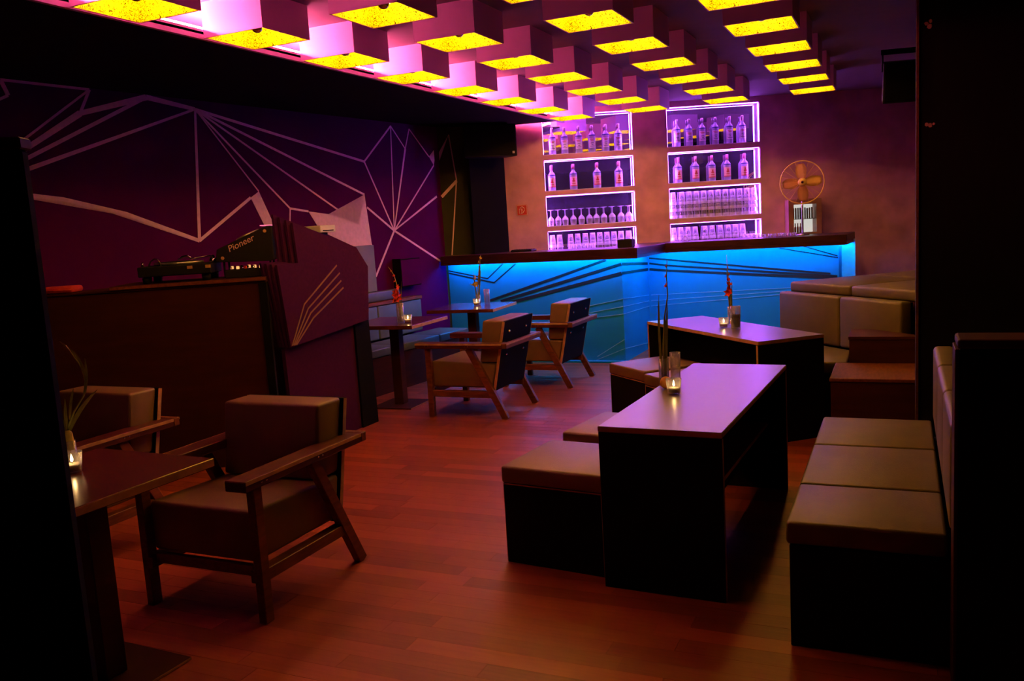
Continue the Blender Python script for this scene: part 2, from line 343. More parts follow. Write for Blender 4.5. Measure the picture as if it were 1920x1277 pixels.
art_poly(wl, [A['Jj'], (8.765, 2.44), (8.765, 2.33), A['Jk']], fr_left)
art_poly(wbl, [(0.01, 2.42), (0.143, 2.617), (0.01, 2.33)], fr_ol)
for p0, p1, wd in [((0.143,2.617),(0.203,2.098),.014),((0.203,2.098),(0.083,1.24),.014),((0.203,2.09),(0.006,1.915),.034)]: art_strip(wbl, [p0, p1], wd, fr_ol)
# dark column and the pillar and partitions
struct(prism('wall_column', [(-4.516, 8.985), (-4.236, 9.336), (-4.29, 9.45), (-4.57, 9.12)], -0.012, 2.70, 'black'))
pil = struct(box('wall_pillar', (0.073, 5.02, -0.012), (4.0, 5.5, CEIL), 'pillarwood'))
for x, z, s in [(0.12, 2.585, 0.012), (0.115, 2.43, 0.010), (0.135, 2.44, 0.010), (0.13, 2.415, 0.013), (0.118, 1.93, 0.010), (0.135, 1.925, 0.012), (0.15, 1.93, 0.007)]:
    bm = bmesh.new(); addlathe(bm, [(0, 0.0), (s, 0.0), (s*0.8, 0.0015), (0, 0.002)], 7)
    for v in bm.verts: v.co = Vector((x+v.co.x*random.uniform(.7, 1.2), 5.0195-v.co.z, z+v.co.y))
    finish('pale_spot', bm, 'edgewood', pil)  # small flat pale dots on the pillar front
box('edge_highlight', (0.070, 5.012, 0), (0.082, 5.024, CEIL), 'chairwood', pil)  # lighter strip put in as the highlight line down the pillar's edge
# ------------------------------------------------------------------ floor planks
def px(P):
    q = Vector(P)-Vector((0, 0, CAM_H)); dz = q.dot(ff)
    if dz < 0.2: return None
    return 960+FPX*q.dot(rr)/dz, 638.5-FPX*q.dot(uu_)/dz, dz
PW = 0.096; lens = (0.72, 0.96, 1.2); pm = []
for L in lens:
    bm = bmesh.new(); addbox(bm, (-L/2+0.0004, -PW/2+0.0003, -0.012), (L/2-0.0004, PW/2-0.0003, 0.0)); 
    me = bpy.data.meshes.new('plank'); bm.to_mesh(me); bm.free(); me.materials.append(M['parquet']); pm.append(me)
planks = []; y = 0.6; rng = random.Random(3)
while y < 10.0:
    x = -5.6 - rng.random()*1.0
    while x < 2.2:
        k = rng.randrange(3); planks.append((x+lens[k]/2, y, k)); x += lens[k]
    y += PW
vis = []
rest = []
for pl_ in planks:
    q = px((pl_[0], pl_[1], 0))
    free = q and 0 < q[0] < 1920 and 600 < q[1] < 1300 and -2.6 < pl_[0] < -0.3
    (vis if free else rest).append((q[2] if q else 99, pl_))
vis.sort(); rest += vis[300:]; vis = vis[:300]
for _, (x, yy, k) in vis:
    o = bpy.data.objects.new('plank', pm[k]); COL.objects.link(o); o.location = (x, yy, 0); o.parent = floor
bm = bmesh.new()
for _, (x, yy, k) in rest: addbox(bm, (x-lens[k]/2+0.001, yy-PW/2+0.0008, -0.012), (x+lens[k]/2-0.001, yy+PW/2-0.0008, 0))
o = finish('plank_field', bm, 'parquet', floor); o['kind'] = 'stuff'

# ------------------------------------------------------------------ ceiling lamps
S, PX_, PY_, Y0L, ZL = 0.4098, 0.8406, 0.854, 2.985, 2.674
def make_lamp():
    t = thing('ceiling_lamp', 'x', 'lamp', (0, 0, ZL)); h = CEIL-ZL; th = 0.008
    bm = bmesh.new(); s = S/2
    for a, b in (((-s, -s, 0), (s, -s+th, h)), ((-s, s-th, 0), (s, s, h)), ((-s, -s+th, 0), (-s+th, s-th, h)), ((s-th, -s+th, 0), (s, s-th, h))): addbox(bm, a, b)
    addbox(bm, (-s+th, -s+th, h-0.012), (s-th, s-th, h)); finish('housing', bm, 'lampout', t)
    bm = bmesh.new(); q = s-th-0.0015; n = 6; rg = random.Random(11)
    def sheet(f):
        g = [[bm.verts.new(Vector(f(i/n, j/n)) ) for j in range(n+1)] for i in range(n+1)]
        for i in range(n):
            for j in range(n): bm.faces.new((g[i][j], g[i+1][j], g[i+1][j+1], g[i][j+1]))
        return g
    z0, z1 = 0.001, h-0.016
    for f, nv in ((lambda a, b: (-q+2*q*a, q, z0+(z1-z0)*b), (0, -1, 0)), (lambda a, b: (-q+2*q*a, -q, z0+(z1-z0)*b), (0, 1, 0)), (lambda a, b: (q, -q+2*q*a, z0+(z1-z0)*b), (-1, 0, 0)), (lambda a, b: (-q, -q+2*q*a, z0+(z1-z0)*b), (1, 0, 0)), (lambda a, b: (-q+2*q*a, -q+2*q*b, z1), (0, 0, -1))):
        g = sheet(f)
        for i in range(1, n):
            for j in range(1, n): g[i][j].co += Vector(nv)*rg.random()*0.006
    finish('gold_lining', bm, 'gold', t)
    lathe('socket', [(0, z1), (0.022, z1), (0.022, 0.112), (0, 0.112)], 'blackmat', t, 12)
    b = lathe('bulb', [(0.014, 0.113), (0.018, 0.102)] + [(0.034*math.sin(a), 0.068+0.034*math.cos(a)) for a in [R(35+ i*11.6) for i in range(7)]], 'bulb', t, 14)
    lathe('bulb_cap', [(0.0348*math.sin(a), 0.068+0.0348*math.cos(a)) for a in [R(104+i*12.6) for i in range(7)]] , 'chrome', t, 14)
    return t
lamp = make_lamp(); register(lamp)
ROWN = ['beside the pink cove', 'second row out from the pink cove', 'third row out from the pink cove', 'row farthest from the pink cove']
first = True
for c in range(4):
    for r in range(8):
        if (c, r) in ((2, 0), (3, 0), (3, 1)): continue      # outside the frame
        loc = (X0L+c*PX_+S/2, Y0L+r*PY_+S/2, ZL)
        lab = 'gold-lined square ceiling lamp, %s from the bar, %s' % (ORD[7-r], ROWN[c]) if r < 7 else 'gold-lined square ceiling lamp nearest the bar, ' + ROWN[c]
        if first: lamp.location = loc; lamp['label'] = lab; lamp['group'] = 'square ceiling lamps'; first = False
        else: dup(lamp, loc, 0, lab, 'square ceiling lamps')

# ------------------------------------------------------------------ bar
bar = thing('bar_counter', 'long dark-topped bar counter with blue lit front and fanned dark lines', 'bar')
top = [(-4.825, 8.70), (-2.47, 8.60), (-2.43, 9.60), (-0.52, 9.66), (-0.48, 10.55), (-1.2, 10.42), (-2.95, 10.00), (-3.0, 9.22), (-4.19, 9.22), (-4.49, 8.94), (-4.815, 8.80)]
prism('bar_top', top, 1.165, 1.237, 'barwood', bar, 0.004)
for q0, q1 in zip(top[:4], top[1:5]):
    p0, p1 = Vector(q0), Vector(q1); e_ = (p1-p0).normalized(); i_ = Vector((-e_.y, e_.x))*0.03
    prism('fascia', [tuple(p0), tuple(p1), tuple(p1+i_), tuple(p0+i_)], 1.13, 1.166, 'barwood', bar)
prism('front_panel', [(-4.815, 8.86), (-2.72, 8.86), (-2.72, 8.93), (-4.75, 8.93)], 0.0, 1.163, 'barpanel', bar)
box('front_panel', (-2.79, 8.93, 0.0), (-2.72, 9.97, 1.163), 'barpanel', bar)
box('front_panel', (-2.72, 9.90, 0.0), (-0.614, 9.97, 1.163), 'barpanel', bar)
box('end_panel', (-0.684, 9.97, 0.0), (-0.614, 10.4, 1.163), 'barpanel', bar)
box('end_return', (-0.612, 10.35, 0.0), (-0.47, 10.39, 1.163), 'endpanel', bar)
box('kick_plinth', (-4.80, 8.78, 0.001), (-2.65, 8.859, 0.02), 'barpanel', bar)
box('light_strip', (-4.76, 8.76, 1.150), (-2.60, 8.78, 1.164), 'barled', bar)
box('light_strip', (-2.62, 8.80, 1.150), (-2.60, 9.72, 1.164), 'barled', bar)
box('light_strip', (-2.58, 9.745, 1.150), (-0.60, 9.765, 1.164), 'barled', bar)
box('light_strip', (-0.585, 9.78, 1.150), (-0.565, 10.32, 1.164), 'barled', bar)
for y0, lines in ((8.86, [([(-4.81,1.06),(-4.313,.956),(-4.112,1.117)],.014,'groove'),([(-4.81,1.033),(-4.235,.907),(-3.953,1.111)],.016,'groove'),([(-4.311,.699),(-2.891,1.112)],.028,'groove'),([(-4.168,.691),(-2.722,1.062)],.032,'groove'),([(-4.062,.67),(-2.722,.965)],.036,'groove'),
      ([(-3.6,.53),(-3.167,.609),(-2.722,.69)],.0055,'thinline'),([(-3.6,.46),(-3.171,.534),(-2.722,.607)],.0055,'thinline'),([(-3.6,.43),(-3.174,.478),(-2.722,.526)],.0055,'thinline'),([(-3.057,.02),(-2.722,.15)],.005,'thinline'),([(-3.04,.06),(-2.722,.25)],.006,'thinline')]),
    (9.90, [([(-2.70,1.0),(-2.483,.968),(-.632,.785)],.022,'groove'),([(-2.70,1.062),(-.70,.815)],.020,'groove'),([(-2.70,.932),(-2.465,.907),(-.632,.765)],.028,'groove'),([(-1.225,1.113),(-.621,.986)],.012,'groove'),([(-.972,1.122),(-.625,1.004)],.012,'groove'),
      ([(-2.692,.628),(-1.141,.672),(-.65,.69)],.0055,'thinline'),([(-2.695,.559),(-1.18,.637),(-.65,.66)],.0055,'thinline'),([(-2.697,.497),(-1.255,.598),(-.65,.63)],.0055,'thinline'),([(-2.7,.065),(-2.2,.14)],.005,'thinline')])):
    for pts, wd, mm in lines: art_strip(bar, pts, wd, (lambda yy: lambda x, z, o: (x, yy-o, z))(y0), mm, 'front_line', 0.003)
for (z0, z1, wd, mm) in ((.965, .932, .03, 'groove'), (1.062, 1.0, .03, 'groove'), (.69, .628, .0055, 'thinline'), (.607, .559, .0055, 'thinline'), (.526, .497, .0055, 'thinline'), (.15, .065, .007, 'thinline')):
    art_strip(bar, [(8.865, z0), (9.895, z1)], wd, lambda y, z, o: (-2.72+o, y, z), mm, 'front_line', 0.003)
def at_shelf(s, n, z): v = BM @ Vector((s, n, z)); return v

# ------------------------------------------------------------------ bottles and glasses in the niches
def make_bottle(kind, H, r):
    t = thing('spirit_bottle', 'x', 'bottle')
    sh = 0.62 if kind == 'tall' else 0.60
    lathe('glass_body', [(0, 0.001), (r*0.92, 0.001), (r, 0.008), (r, H*sh), (r*0.92, H*(sh+0.05)), (r*0.42, H*(sh+0.14)), (r*0.34, H*(sh+0.17)), (r*0.34, H*0.86), (0, H*0.86)], 'bottle', t, 16)
    lathe('cap', [(0, H), (r*0.38, H), (r*0.40, H*0.985), (r*0.40, H*(sh+0.20)), (r*0.35, H*(sh+0.2))], 'cap' if kind == 'tall' else 'pinkcap', t, 12)
    def arc(nm, z0, z1, ang, m, rad):
        bm = bmesh.new(); n = 8; A_ = []
        for k in range(n+1):
            a = -math.pi/2 + R(ang)*(k/n-0.5)
            A_.append([bm.verts.new((rad*math.cos(a), rad*math.sin(a), z)) for z in (z0, z1)])
        for k in range(n): bm.faces.new((A_[k][0], A_[k+1][0], A_[k+1][1], A_[k][1]))
        return finish(nm, bm, m, t, True)
    if kind == 'tall':
        arc('label', H*0.16, H*0.52, 150, 'labelw', r*1.012); arc('neck_label', H*0.60, H*0.645, 160, 'labelb', r*1.02)
        for k, (zz, an) in enumerate([(0.47, 90), (0.43, 60), (0.33, 50), (0.27, 30), (0.21, 80)]): arc('label_print', H*zz, H*(zz+0.018), an, 'labelr' if k < 2 else 'labelb', r*1.022)
    else:
        arc('label', H*0.14, H*0.50, 150, 'labelp', r*1.012); arc('neck_label', H*0.585, H*0.625, 160, 'labelb', r*1.02); arc('label_band', H*0.13, H*0.165, 160, 'labelr', r*1.02)
        arc('label_print', H*0.36, H*0.44, 22, 'labelr', r*1.022); arc('label_print', H*0.30, H*0.36, 45, 'labelr', r*1.022); arc('label_print', H*0.22, H*0.25, 60, 'labelr', r*1.022)
    return t
bt = make_bottle('tall', 0.315, 0.040); bs = make_bottle('short', 0.30, 0.042); register(bt); register(bs)
def place_row(proto, svals, n, z, labf, group, used):
    for i, s in enumerate(svals):
        v = at_shelf(s, n, z+0.006)
        if not used: proto.location = v; proto.rotation_euler[2] = TH; proto['label'] = labf(i); proto['group'] = group; used.append(1)
        else: dup(proto, v, TH, labf(i), group)
u1, u2 = [], []
place_row(bt, [0.118, .263, .433, .591, .754, .905], 0.068, TIERS[0][0], lambda i: 'clear spirit bottle, %s from left, top shelf of the left niche' % ORD[i], 'bottles on the top shelves', u1)
place_row(bt, [1.599, 1.743, 1.897, 2.052, 2.22, 2.371], 0.068, TIERS[0][0], lambda i: 'clear spirit bottle, %s from left, top shelf of the right niche' % ORD[i], 'bottles on the top shelves', u1)
place_row(bs, [.09, .349, .634, .894], 0.068, TIERS[1][0], lambda i: 'red-labelled spirit bottle, %s from left, second shelf of the left niche' % ORD[i], 'bottles on the second shelves', u2)
place_row(bs, [1.601, 1.806, 2.0, 2.181, 2.386], 0.068, TIERS[1][0], lambda i: 'red-labelled spirit bottle, %s from left, second shelf of the right niche' % ORD[i], 'bottles on the second shelves', u2)
wine = lathe('wine_glass', [(0.030, 0.0), (0.034, 0.03), (0.036, 0.065), (0.032, 0.085), (0.012, 0.108), (0.004, 0.118), (0.0035, 0.175), (0.006, 0.184), (0.036, 0.190), (0.036, 0.192), (0, 0.1935)], 'barglass', None, 16)
def band(o, test):
    o.data.materials.append(M['bandglass'])
    for f in o.data.polygons:
        if test(f.center.z): f.material_index = 1
tag(wine, 'x', 'glass'); band(wine, lambda z: z > 0.066)
for i, s in enumerate([.055, .142, .228, .326, .424, .52, .605, .695, .795, .903, .998]):
    o = wine if i == 0 else wine.copy()
    if i: COL.objects.link(o)
    o.location = at_shelf(s, 0.068, TIERS[2][0]+0.006); tag(o, 'upturned stemmed wine glass, %s from left, third shelf of the left niche' % ORD[i], 'glass', 'upturned wine glasses')
tum = lathe('tumbler', [(0.042, 0.0), (0.0425, 0.003), (0.039, 0.035), (0.0335, 0.085), (0.029, 0.145), (0.028, 0.15), (0.0, 0.15), (0.0, 0.143), (0.027, 0.143), (0.030, 0.1)], 'barglass', None, 16)
band(tum, lambda z: z > 0.128 or z < 0.05)
used = []
def stacks(svals, n, z, cnt, where, group, dz=0.08, jit=0.0):
    POS = {2: ['lower', 'upper'], 3: ['bottom', 'middle', 'top']}
    for i, s in enumerate(svals):
        for k in range(cnt):
            if not used: o = tum; used.append(1)
            else: o = tum.copy(); COL.objects.link(o)
            o.location = at_shelf(s, n, z+0.0065+k*dz)
            tag(o, '%s upturned tumbler of the %s stack from left, %s' % (POS[cnt][k], ORD[i], where), 'glass', group)
stacks([1.525, 1.63, 1.718, 1.805, 1.892, 1.978, 2.063, 2.15, 2.235, 2.32, 2.405, 2.49], 0.068, TIERS[2][0], 3, 'third shelf of right niche', 'stacked tumblers in the right niche')
stacks([1.525, 1.611, 1.697, 1.783, 1.90, 1.986, 2.083, 2.178, 2.266, 2.352], 0.088, TIERS[3][0], 2, 'lowest shelf of right niche', 'low tumbler stacks in the right niche', 0.085)
stacks([.06, .146, .28, .366, .46, .548, .634, .72, .806, .892, .985], 0.088, TIERS[3][0], 2, 'lowest shelf of left niche', 'low tumbler stacks in the left niche', 0.085)
shot = lathe('shot_glass', [(0.0, 0.012), (0.018, 0.012), (0.022, 0.11), (0.024, 0.11), (0.021, 0.0), (0, 0.0)], 'barglass', None, 12)
for i, (s, nn_) in enumerate([(.27, .026), (.325, .026), (.38, .026), (.435, .026), (.49, .026), (.545, .026), (2.36, .026), (2.415, .026), (2.465, .026), (2.515, .026)]):
    o = shot if i == 0 else shot.copy()
    if i: COL.objects.link(o)
    o.location = at_shelf(s, nn_, TIERS[3][0]+0.0065)
    tag(o, 'slim straight glass, %s from left in front row, lowest shelf of %s niche' % (ORD[i if i < 6 else i-6], 'left' if i < 6 else 'right'), 'glass', 'slim glasses on the lowest shelves')

# ------------------------------------------------------------------ things on and behind the bar
fan = thing('table_fan', 'brass four-bladed table fan on a tall stem at the bar end', 'fan', (-1.0, 10.12, 1.2375), R(8))
lathe('base', [(0, 0), (0.07, 0), (0.07, 0.008), (0.02, 0.02), (0.012, 0.03), (0, 0.03)], 'steel', fan, 20)
tube('stem', [(0, 0.03, 0.02), (0, 0.03, 0.50)], 0.011, 'steel', fan)
hz = 0.58
def ring(bm, rad, y, tr, seg=36, cz=hz):
    addtube_closed(bm, [(rad*math.cos(2*math.pi*i/seg), y, cz+rad*math.sin(2*math.pi*i/seg)) for i in range(seg)], tr)
def addtube_closed(bm, pts, rad, seg=6):
    pts = [Vector(p) for p in pts]; n = len(pts); rings = []; c = sum(pts, Vector())/n
    for i, p in enumerate(pts):
        dd = (pts[(i+1) % n]-pts[i-1]).normalized(); a = (p-c).normalized(); b = dd.cross(a)
        rings.append([bm.verts.new(p+rad*(math.cos(2*math.pi*k/seg)*a+math.sin(2*math.pi*k/seg)*b)) for k in range(seg)])
    for i in range(n):
        A_, B_ = rings[i], rings[(i+1) % n]
        for k in range(seg): bm.faces.new((A_[k], A_[(k+1) % seg], B_[(k+1) % seg], B_[k]))
    bmesh.ops.recalc_face_normals(bm, faces=list(bm.faces))
bm = bmesh.new(); ring(bm, 0.232, -0.02, 0.006); ring(bm, 0.232, 0.035, 0.004); finish('cage_ring', bm, 'brass', fan, True)
for y, nm in ((-0.055, 'front_guard'), (0.07, 'rear_guard')):
    bm = bmesh.new()
    for k in range(20):
        a = 2*math.pi*k/20
        addtube(bm, [(0.03*math.cos(a), y, hz+0.03*math.sin(a)), (0.12*math.cos(a), y*1.0, hz+0.12*math.sin(a)), (0.23*math.cos(a), -0.02 if y < 0 else 0.035, hz+0.23*math.sin(a))], 0.0010, 4)
    finish(nm, bm, 'brass', fan, True)
for k in range(4):
    bm = bmesh.new(); a0 = R(90*k+4); n = 8; g = []
    for i in range(n+1):
        f = i/n; r_ = 0.03+0.175*f; hw = 0.022+0.036*math.sin(math.pi*min(1, f*0.75+0.1)); 
        if i == n: hw *= 0.75
        row = []
        for j in (-1, -0.3, 0.4, 1):
            x, z = r_, hw*j; row.append(bm.verts.new((x*math.cos(a0)-z*math.sin(a0), 0.018*j, hz+x*math.sin(a0)+z*math.cos(a0))))
        g.append(row)
    for i in range(n):
        for j in range(3): bm.faces.new((g[i][j], g[i+1][j], g[i+1][j+1], g[i][j+1]))
    bmesh.ops.solidify(bm, geom=list(bm.faces), thickness=0.002)
    finish('blade', bm, 'brass', fan, True)
bm = bmesh.new(); addlathe(bm, [(0, -0.075), (0.03, -0.073), (0.045, -0.06), (0.046, -0.045), (0.02, -0.02), (0.02, 0.03), (0.05, 0.04), (0.055, 0.11), (0.03, 0.15), (0, 0.155)], 20)
for v in bm.verts: v.co = Vector((v.co.x, v.co.z, hz+v.co.y))
bmesh.ops.recalc_face_normals(bm, faces=list(bm.faces)); finish('motor_hub', bm, 'brass', fan, True)
bm = bmesh.new(); addlathe(bm, [(0, -0.079), (0.013, -0.0775), (0.014, -0.074), (0, -0.073)], 16)
for v in bm.verts: v.co = Vector((v.co.x, v.co.z, hz+v.co.y))
finish('badge', bm, 'darkwood', fan, True)
cab = thing('display_cabinet', 'small lit wall cabinet with glass front behind the fan', 'cabinet', at_shelf(2.83, -0.002, 1.20), TH)
bm = bmesh.new(); W_, Hh, D_ = 0.385, 0.44, 0.16
for a, b in (((0, -D_, 0), (0.06, 0, Hh)), ((W_-0.06, -D_, 0), (W_, 0, Hh)), ((0.06, -D_, 0), (W_-0.06, 0, 0.05)), ((0.06, -D_, Hh-0.06), (W_-0.06, 0, Hh)), ((0.06, -0.012, 0.05), (W_-0.06, 0, Hh-0.06))): addbox(bm, a, b)
finish('frame', bm, 'cabwood', cab)
box('light_panel', (0.061, -0.016, 0.051), (W_-0.061, -0.0125, Hh-0.061), 'cabled', cab)
box('shelf', (0.061, -D_+0.03, 0.205), (W_-0.061, -0.017, 0.212), 'steel', cab)
box('glass_door', (0.061, -D_+0.006, 0.051), (W_-0.061, -D_+0.010, Hh-0.061), 'glass', cab)
rg = random.Random(5)
for i in range(9):
    o = box('slim_packet', (0, 0, 0), (0.018, 0.018, 0.12+0.01*rg.random()), ['bluepanel', 'white', 'steel'][i % 3], None, 0.003)
    v = cab.matrix_basis @ Vector((0.075+i*0.027, -0.075, 0.2121)); o.location = v; o.rotation_euler[2] = TH
    tag(o, '%s slim packet from left on the upper shelf of the lit cabinet' % ORD[i], 'packet', 'packets in the lit cabinet')
for i in range(3):
    o = lathe('small_bottle', [(0, 0), (0.012, 0), (0.012, 0.06), (0.006, 0.075), (0.006, 0.11), (0, 0.11)], 'red', None, 10)
    v = cab.matrix_basis @ Vector((0.10+i*0.03, -0.075, 0.0501)); o.location = v
    tag(o, '%s small red bottle from left in the lower half of the lit cabinet' % ORD[i], 'bottle', 'red bottles in the lit cabinet')
bxo = thing('napkin_box', 'black napkin box at the corner of the bar top', 'box', (-2.66, 8.86, 1.2375))
box('body', (-0.08, -0.06, 0), (0.08, 0.06, 0.085), 'blackmat', bxo, 0.006); box('slot_rim', (-0.06, -0.04, 0.0852), (0.06, 0.04, 0.088), 'black', bxo, 0.001)
fl = thing('bar_mat', 'flat dark rubber mat lying at the left of the bar top', 'mat', (-3.93, 9.05, 1.2375))
box('pad', (-0.13, -0.08, 0), (0.13, 0.08, 0.022), 'blackmat', fl, 0.006)
for k in range(8): box('rib', (-0.115+0.03*k, -0.07, 0.0222), (-0.10+0.03*k, 0.07, 0.026), 'black', fl)
cl = thing('glass_decanter', 'small clear glass stopper bottle standing alone on the bar top', 'bottle', (-2.25, 9.83, 1.2375))
lathe('body', [(0, 0), (0.035, 0), (0.037, 0.04), (0.02, 0.07), (0.012, 0.075), (0.012, 0.09)], 'barglass', cl, 14); lathe('stopper', [(0.010, 0.09), (0.016, 0.10), (0.012, 0.115), (0, 0.118)], 'barglass', cl, 12)
for i in range(9):
    g = lathe('tasting_glass', [(0, 0.004), (0.016, 0.004), (0.020, 0.036), (0.022, 0.036), (0.018, 0), (0, 0)], 'barglass', None, 10) if i == 0 else None
    if i == 0: tg = g
    else: g = tg.copy(); COL.objects.link(g)
    g.location = (-1.50+0.052*i, 9.98+0.03*(i % 2)+0.01*i, 1.2375); tag(g, 'tiny tasting glass, %s from left, in the row beside the fan' % ORD[i], 'glass', 'tiny tasting glasses on the bar')
# fire hose sign
sg = thing('fire_hose_sign', 'square red fire hose sign with white emblem on plaster wall', 'sign', at_shelf(-0.354, -0.001, 1.648), TH)
box('plate', (0, -0.006, 0), (0.13, 0, 0.13), 'red', sg, 0.002)
bm = bmesh.new()
for a, b in (((0.004, 0.004), (0.126, 0.008)), ((0.004, 0.122), (0.126, 0.126)), ((0.004, 0.004), (0.008, 0.126)), ((0.122, 0.004), (0.126, 0.126))): addbox(bm, (a[0], -0.0075, a[1]), (b[0], -0.0062, b[1]))
finish('border', bm, 'signwhite', sg)
tube('hose_emblem', [(0.042+0.0, -0.008, 0.095), (0.07, -0.008, 0.105), (0.092, -0.008, 0.088), (0.093, -0.008, 0.062), (0.078, -0.008, 0.038), (0.06, -0.008, 0.026)], 0.0045, 'signwhite', sg, 6)
tube('reel_emblem', [(0.034, -0.008, 0.08), (0.034, -0.008, 0.024), (0.058, -0.008, 0.024), (0.058, -0.008, 0.08), (0.034, -0.008, 0.08)], 0.003, 'signwhite', sg, 6)
tube('flame_emblem', [(0.066, -0.008, 0.05), (0.07, -0.008, 0.07), (0.064, -0.008, 0.085)], 0.0035, 'signwhite', sg, 6)
# speakers
def speaker(name, label, loc, rz, tilt, wd, hh, dp):
    t = thing(name, label, 'speaker', loc, rz)
    mt = Matrix.Rotation(tilt, 4, 'X')
    prism('cabinet', [(-wd/2, -dp/2), (wd/2, -dp/2), (wd*0.38, dp/2), (-wd*0.38, dp/2)], -hh/2, hh/2, 'blackmat', t, 0.008, 2, mt)
    box('grille', (-wd/2+0.015, -dp/2-0.006, -hh/2+0.015), (wd/2-0.015, -dp/2-0.0005, hh/2-0.015), 'black', t, 0.002, 1, mt)
    box('badge', (wd/2-0.06, -dp/2-0.009, -hh/2+0.03), (wd/2-0.035, -dp/2-0.0065, -hh/2+0.055), 'steel', t, 0, 1, mt)
    return t
sp = speaker('loudspeaker', 'black loudspeaker on a ceiling bracket beside the dark pillar', (0.09, 7.5, 2.46), R(14), R(10), 0.52, 0.30, 0.30)
for x in (-0.23, 0.23): beam('bracket', (x, 0, 0.08), (x, 0, 0.232), 0.03, 0.012, 'blackmat', sp)
beam('bracket', (-0.24, 0, 0.225), (0.24, 0, 0.225), 0.04, 0.014, 'blackmat', sp, (0, 1, 0))
beam('bracket', (0.15, 0, 0.233), (0.15, 0, CEIL-2.46), 0.05, 0.05, 'blackmat', sp)
s2 = speaker('loudspeaker', 'black loudspeaker on the dark column left of the bar', (-4.28, 9.02, 2.50), math.atan2(d.y, d.x)-R(8), 0, 0.62, 0.36, 0.22)
beam('bracket', (-0.22, 0, 0.17), (-0.22, 0, 0.199), 0.04, 0.03, 'blackmat', s2)
beam('bracket', (0.22, 0, 0.17), (0.22, 0, 0.199), 0.04, 0.03, 'blackmat', s2)

# ------------------------------------------------------------------ armchairs
def make_chair():
    t = thing('armchair', 'x', 'armchair'); W = 0.33; L0 = 0.04
    for s in (-1, 1):
        xo = s*(W-L0/2)
        beam('leg', (xo, 0.025, 0), (xo, 0.025, 0.577), 0.05, L0, 'chairwood', t)
        beam('leg', (xo, 0.705, 0.0), (xo, 0.40, 0.577), 0.055, L0, 'chairwood', t)
        box('side_rail', (s*(W-0.005), 0.0, 0.17), (s*(W-0.06), 0.61, 0.222), 'chairwood', t, 0.003)
        ar = box('armrest', (s*(W+0.03), -0.075, 0.578), (s*(W-0.075), 0.72, 0.622), 'armwood', t, 0.004, 1)
        box('edge_band', (s*(W+0.0302), -0.072, 0.606), (s*(W+0.0325), 0.718, 0.6215), 'edgewood', ar, 0)
        for y in (0.02, 0.05, 0.39, 0.42):
            bm = bmesh.new(); addlathe(bm, [(0, 0.002), (0.004, 0.001), (0.005, 0)], 8)
            for v in bm.verts: v.co = Vector((s*(W+0.0302+v.co.z), y+v.co.x, 0.598+v.co.y))
            finish('bolt', bm, 'chrome', ar)
    rl = box('rear_rail', (-W-0.03, 0.722, 0.578), (W+0.03, 0.762, 0.622), 'chairwood', t, 0.004)
    box('edge_band', (-W-0.028, 0.7622, 0.608), (W+0.028, 0.764, 0.6215), 'edgewood', rl, 0)
    box('front_rail', (-W+0.06, 0.02, 0.19), (W-0.06, 0.05, 0.235), 'chairwood', t, 0.003)
    # back board leaning from seat to top
    bw = 0.275
    def lean(z): return 0.590 + (z-0.225)*0.12/0.57
    bm = bmesh.new(); pts = [(0.225), (0.79)]
    vs = []
    for z in pts:
        for y in (0.0, 0.022): vs += [(-bw-0.012, lean(z)+y, z), (bw+0.012, lean(z)+y, z)]
    V = [bm.verts.new(v) for v in vs]
    for f in [(0, 1, 3, 2), (4, 6, 7, 5), (0, 4, 5, 1), (2, 3, 7, 6), (0, 2, 6, 4), (1, 5, 7, 3)]: bm.faces.new([V[i] for i in f])
    bmesh.ops.recalc_face_normals(bm, faces=list(bm.faces)); bev(bm, 0.002); bb = finish('back_board', bm, 'laminside', t)
    for x in (-bw-0.0135, bw+0.0135): beam('board_edge', (x, lean(0.227)+0.011, 0.227), (x, lean(0.788)+0.011, 0.788), 0.023, 0.003, 'edgewood', bb, (1, 0, 0), 0)
    for x in (-0.17, 0.17):
        for z in (0.70, 0.51):
            bm = bmesh.new(); addlathe(bm, [(0, 0.007), (0.008, 0.006), (0.013, 0)], 6)
            for v in bm.verts: v.co = Vector((x+v.co.x, lean(z)+0.0225+v.co.z, z+v.co.y))
            finish('bolt', bm, 'chrome', bb)
    def cushion(nm, prof, hw, rad):
        bm = bmesh.new()
        lo = [bm.verts.new((-hw, y, z)) for y, z in prof]; hi = [bm.verts.new((hw, y, z)) for y, z in prof]; n = len(prof)
        bm.faces.new(lo); bm.faces.new(hi[::-1])
        for i in range(n): bm.faces.new((lo[i], hi[i], hi[(i+1) % n], lo[(i+1) % n]))
        bmesh.ops.recalc_face_normals(bm, faces=list(bm.faces)); bev(bm, rad, 3); return finish(nm, bm, 'greylea', t, True)
    cushion('seat_cushion', [(0.03, 0.245), (0.585, 0.245), (0.628, 0.445), (0.03, 0.465)], 0.283, 0.018)
    cushion('back_cushion', [(lean(0.45)-0.16, 0.455), (lean(0.45)-0.002, 0.455), (lean(0.795)-0.002, 0.795), (lean(0.795)-0.185, 0.797)], bw, 0.016)
    return t
ch = make_chair(); register(ch)
ch.location = (-2.68, 2.575, 0); ch['label'] = 'wooden armchair with grey cushions nearest the camera, in the left foreground'; ch['group'] = 'wooden armchairs'
dup(ch, (-3.95, 2.665, 0), 0, 'wooden armchair in the left shadow in front of the disc jockey booth', 'wooden armchairs')
dup(ch, (-3.605, 6.45, 0), R(-90), 'wooden armchair with bolted back board, nearer of the two by the bar', 'wooden armchairs')
dup(ch, (-3.52, 7.73, 0), R(-90), 'wooden armchair closest to the blue bar front', 'wooden armchairs')

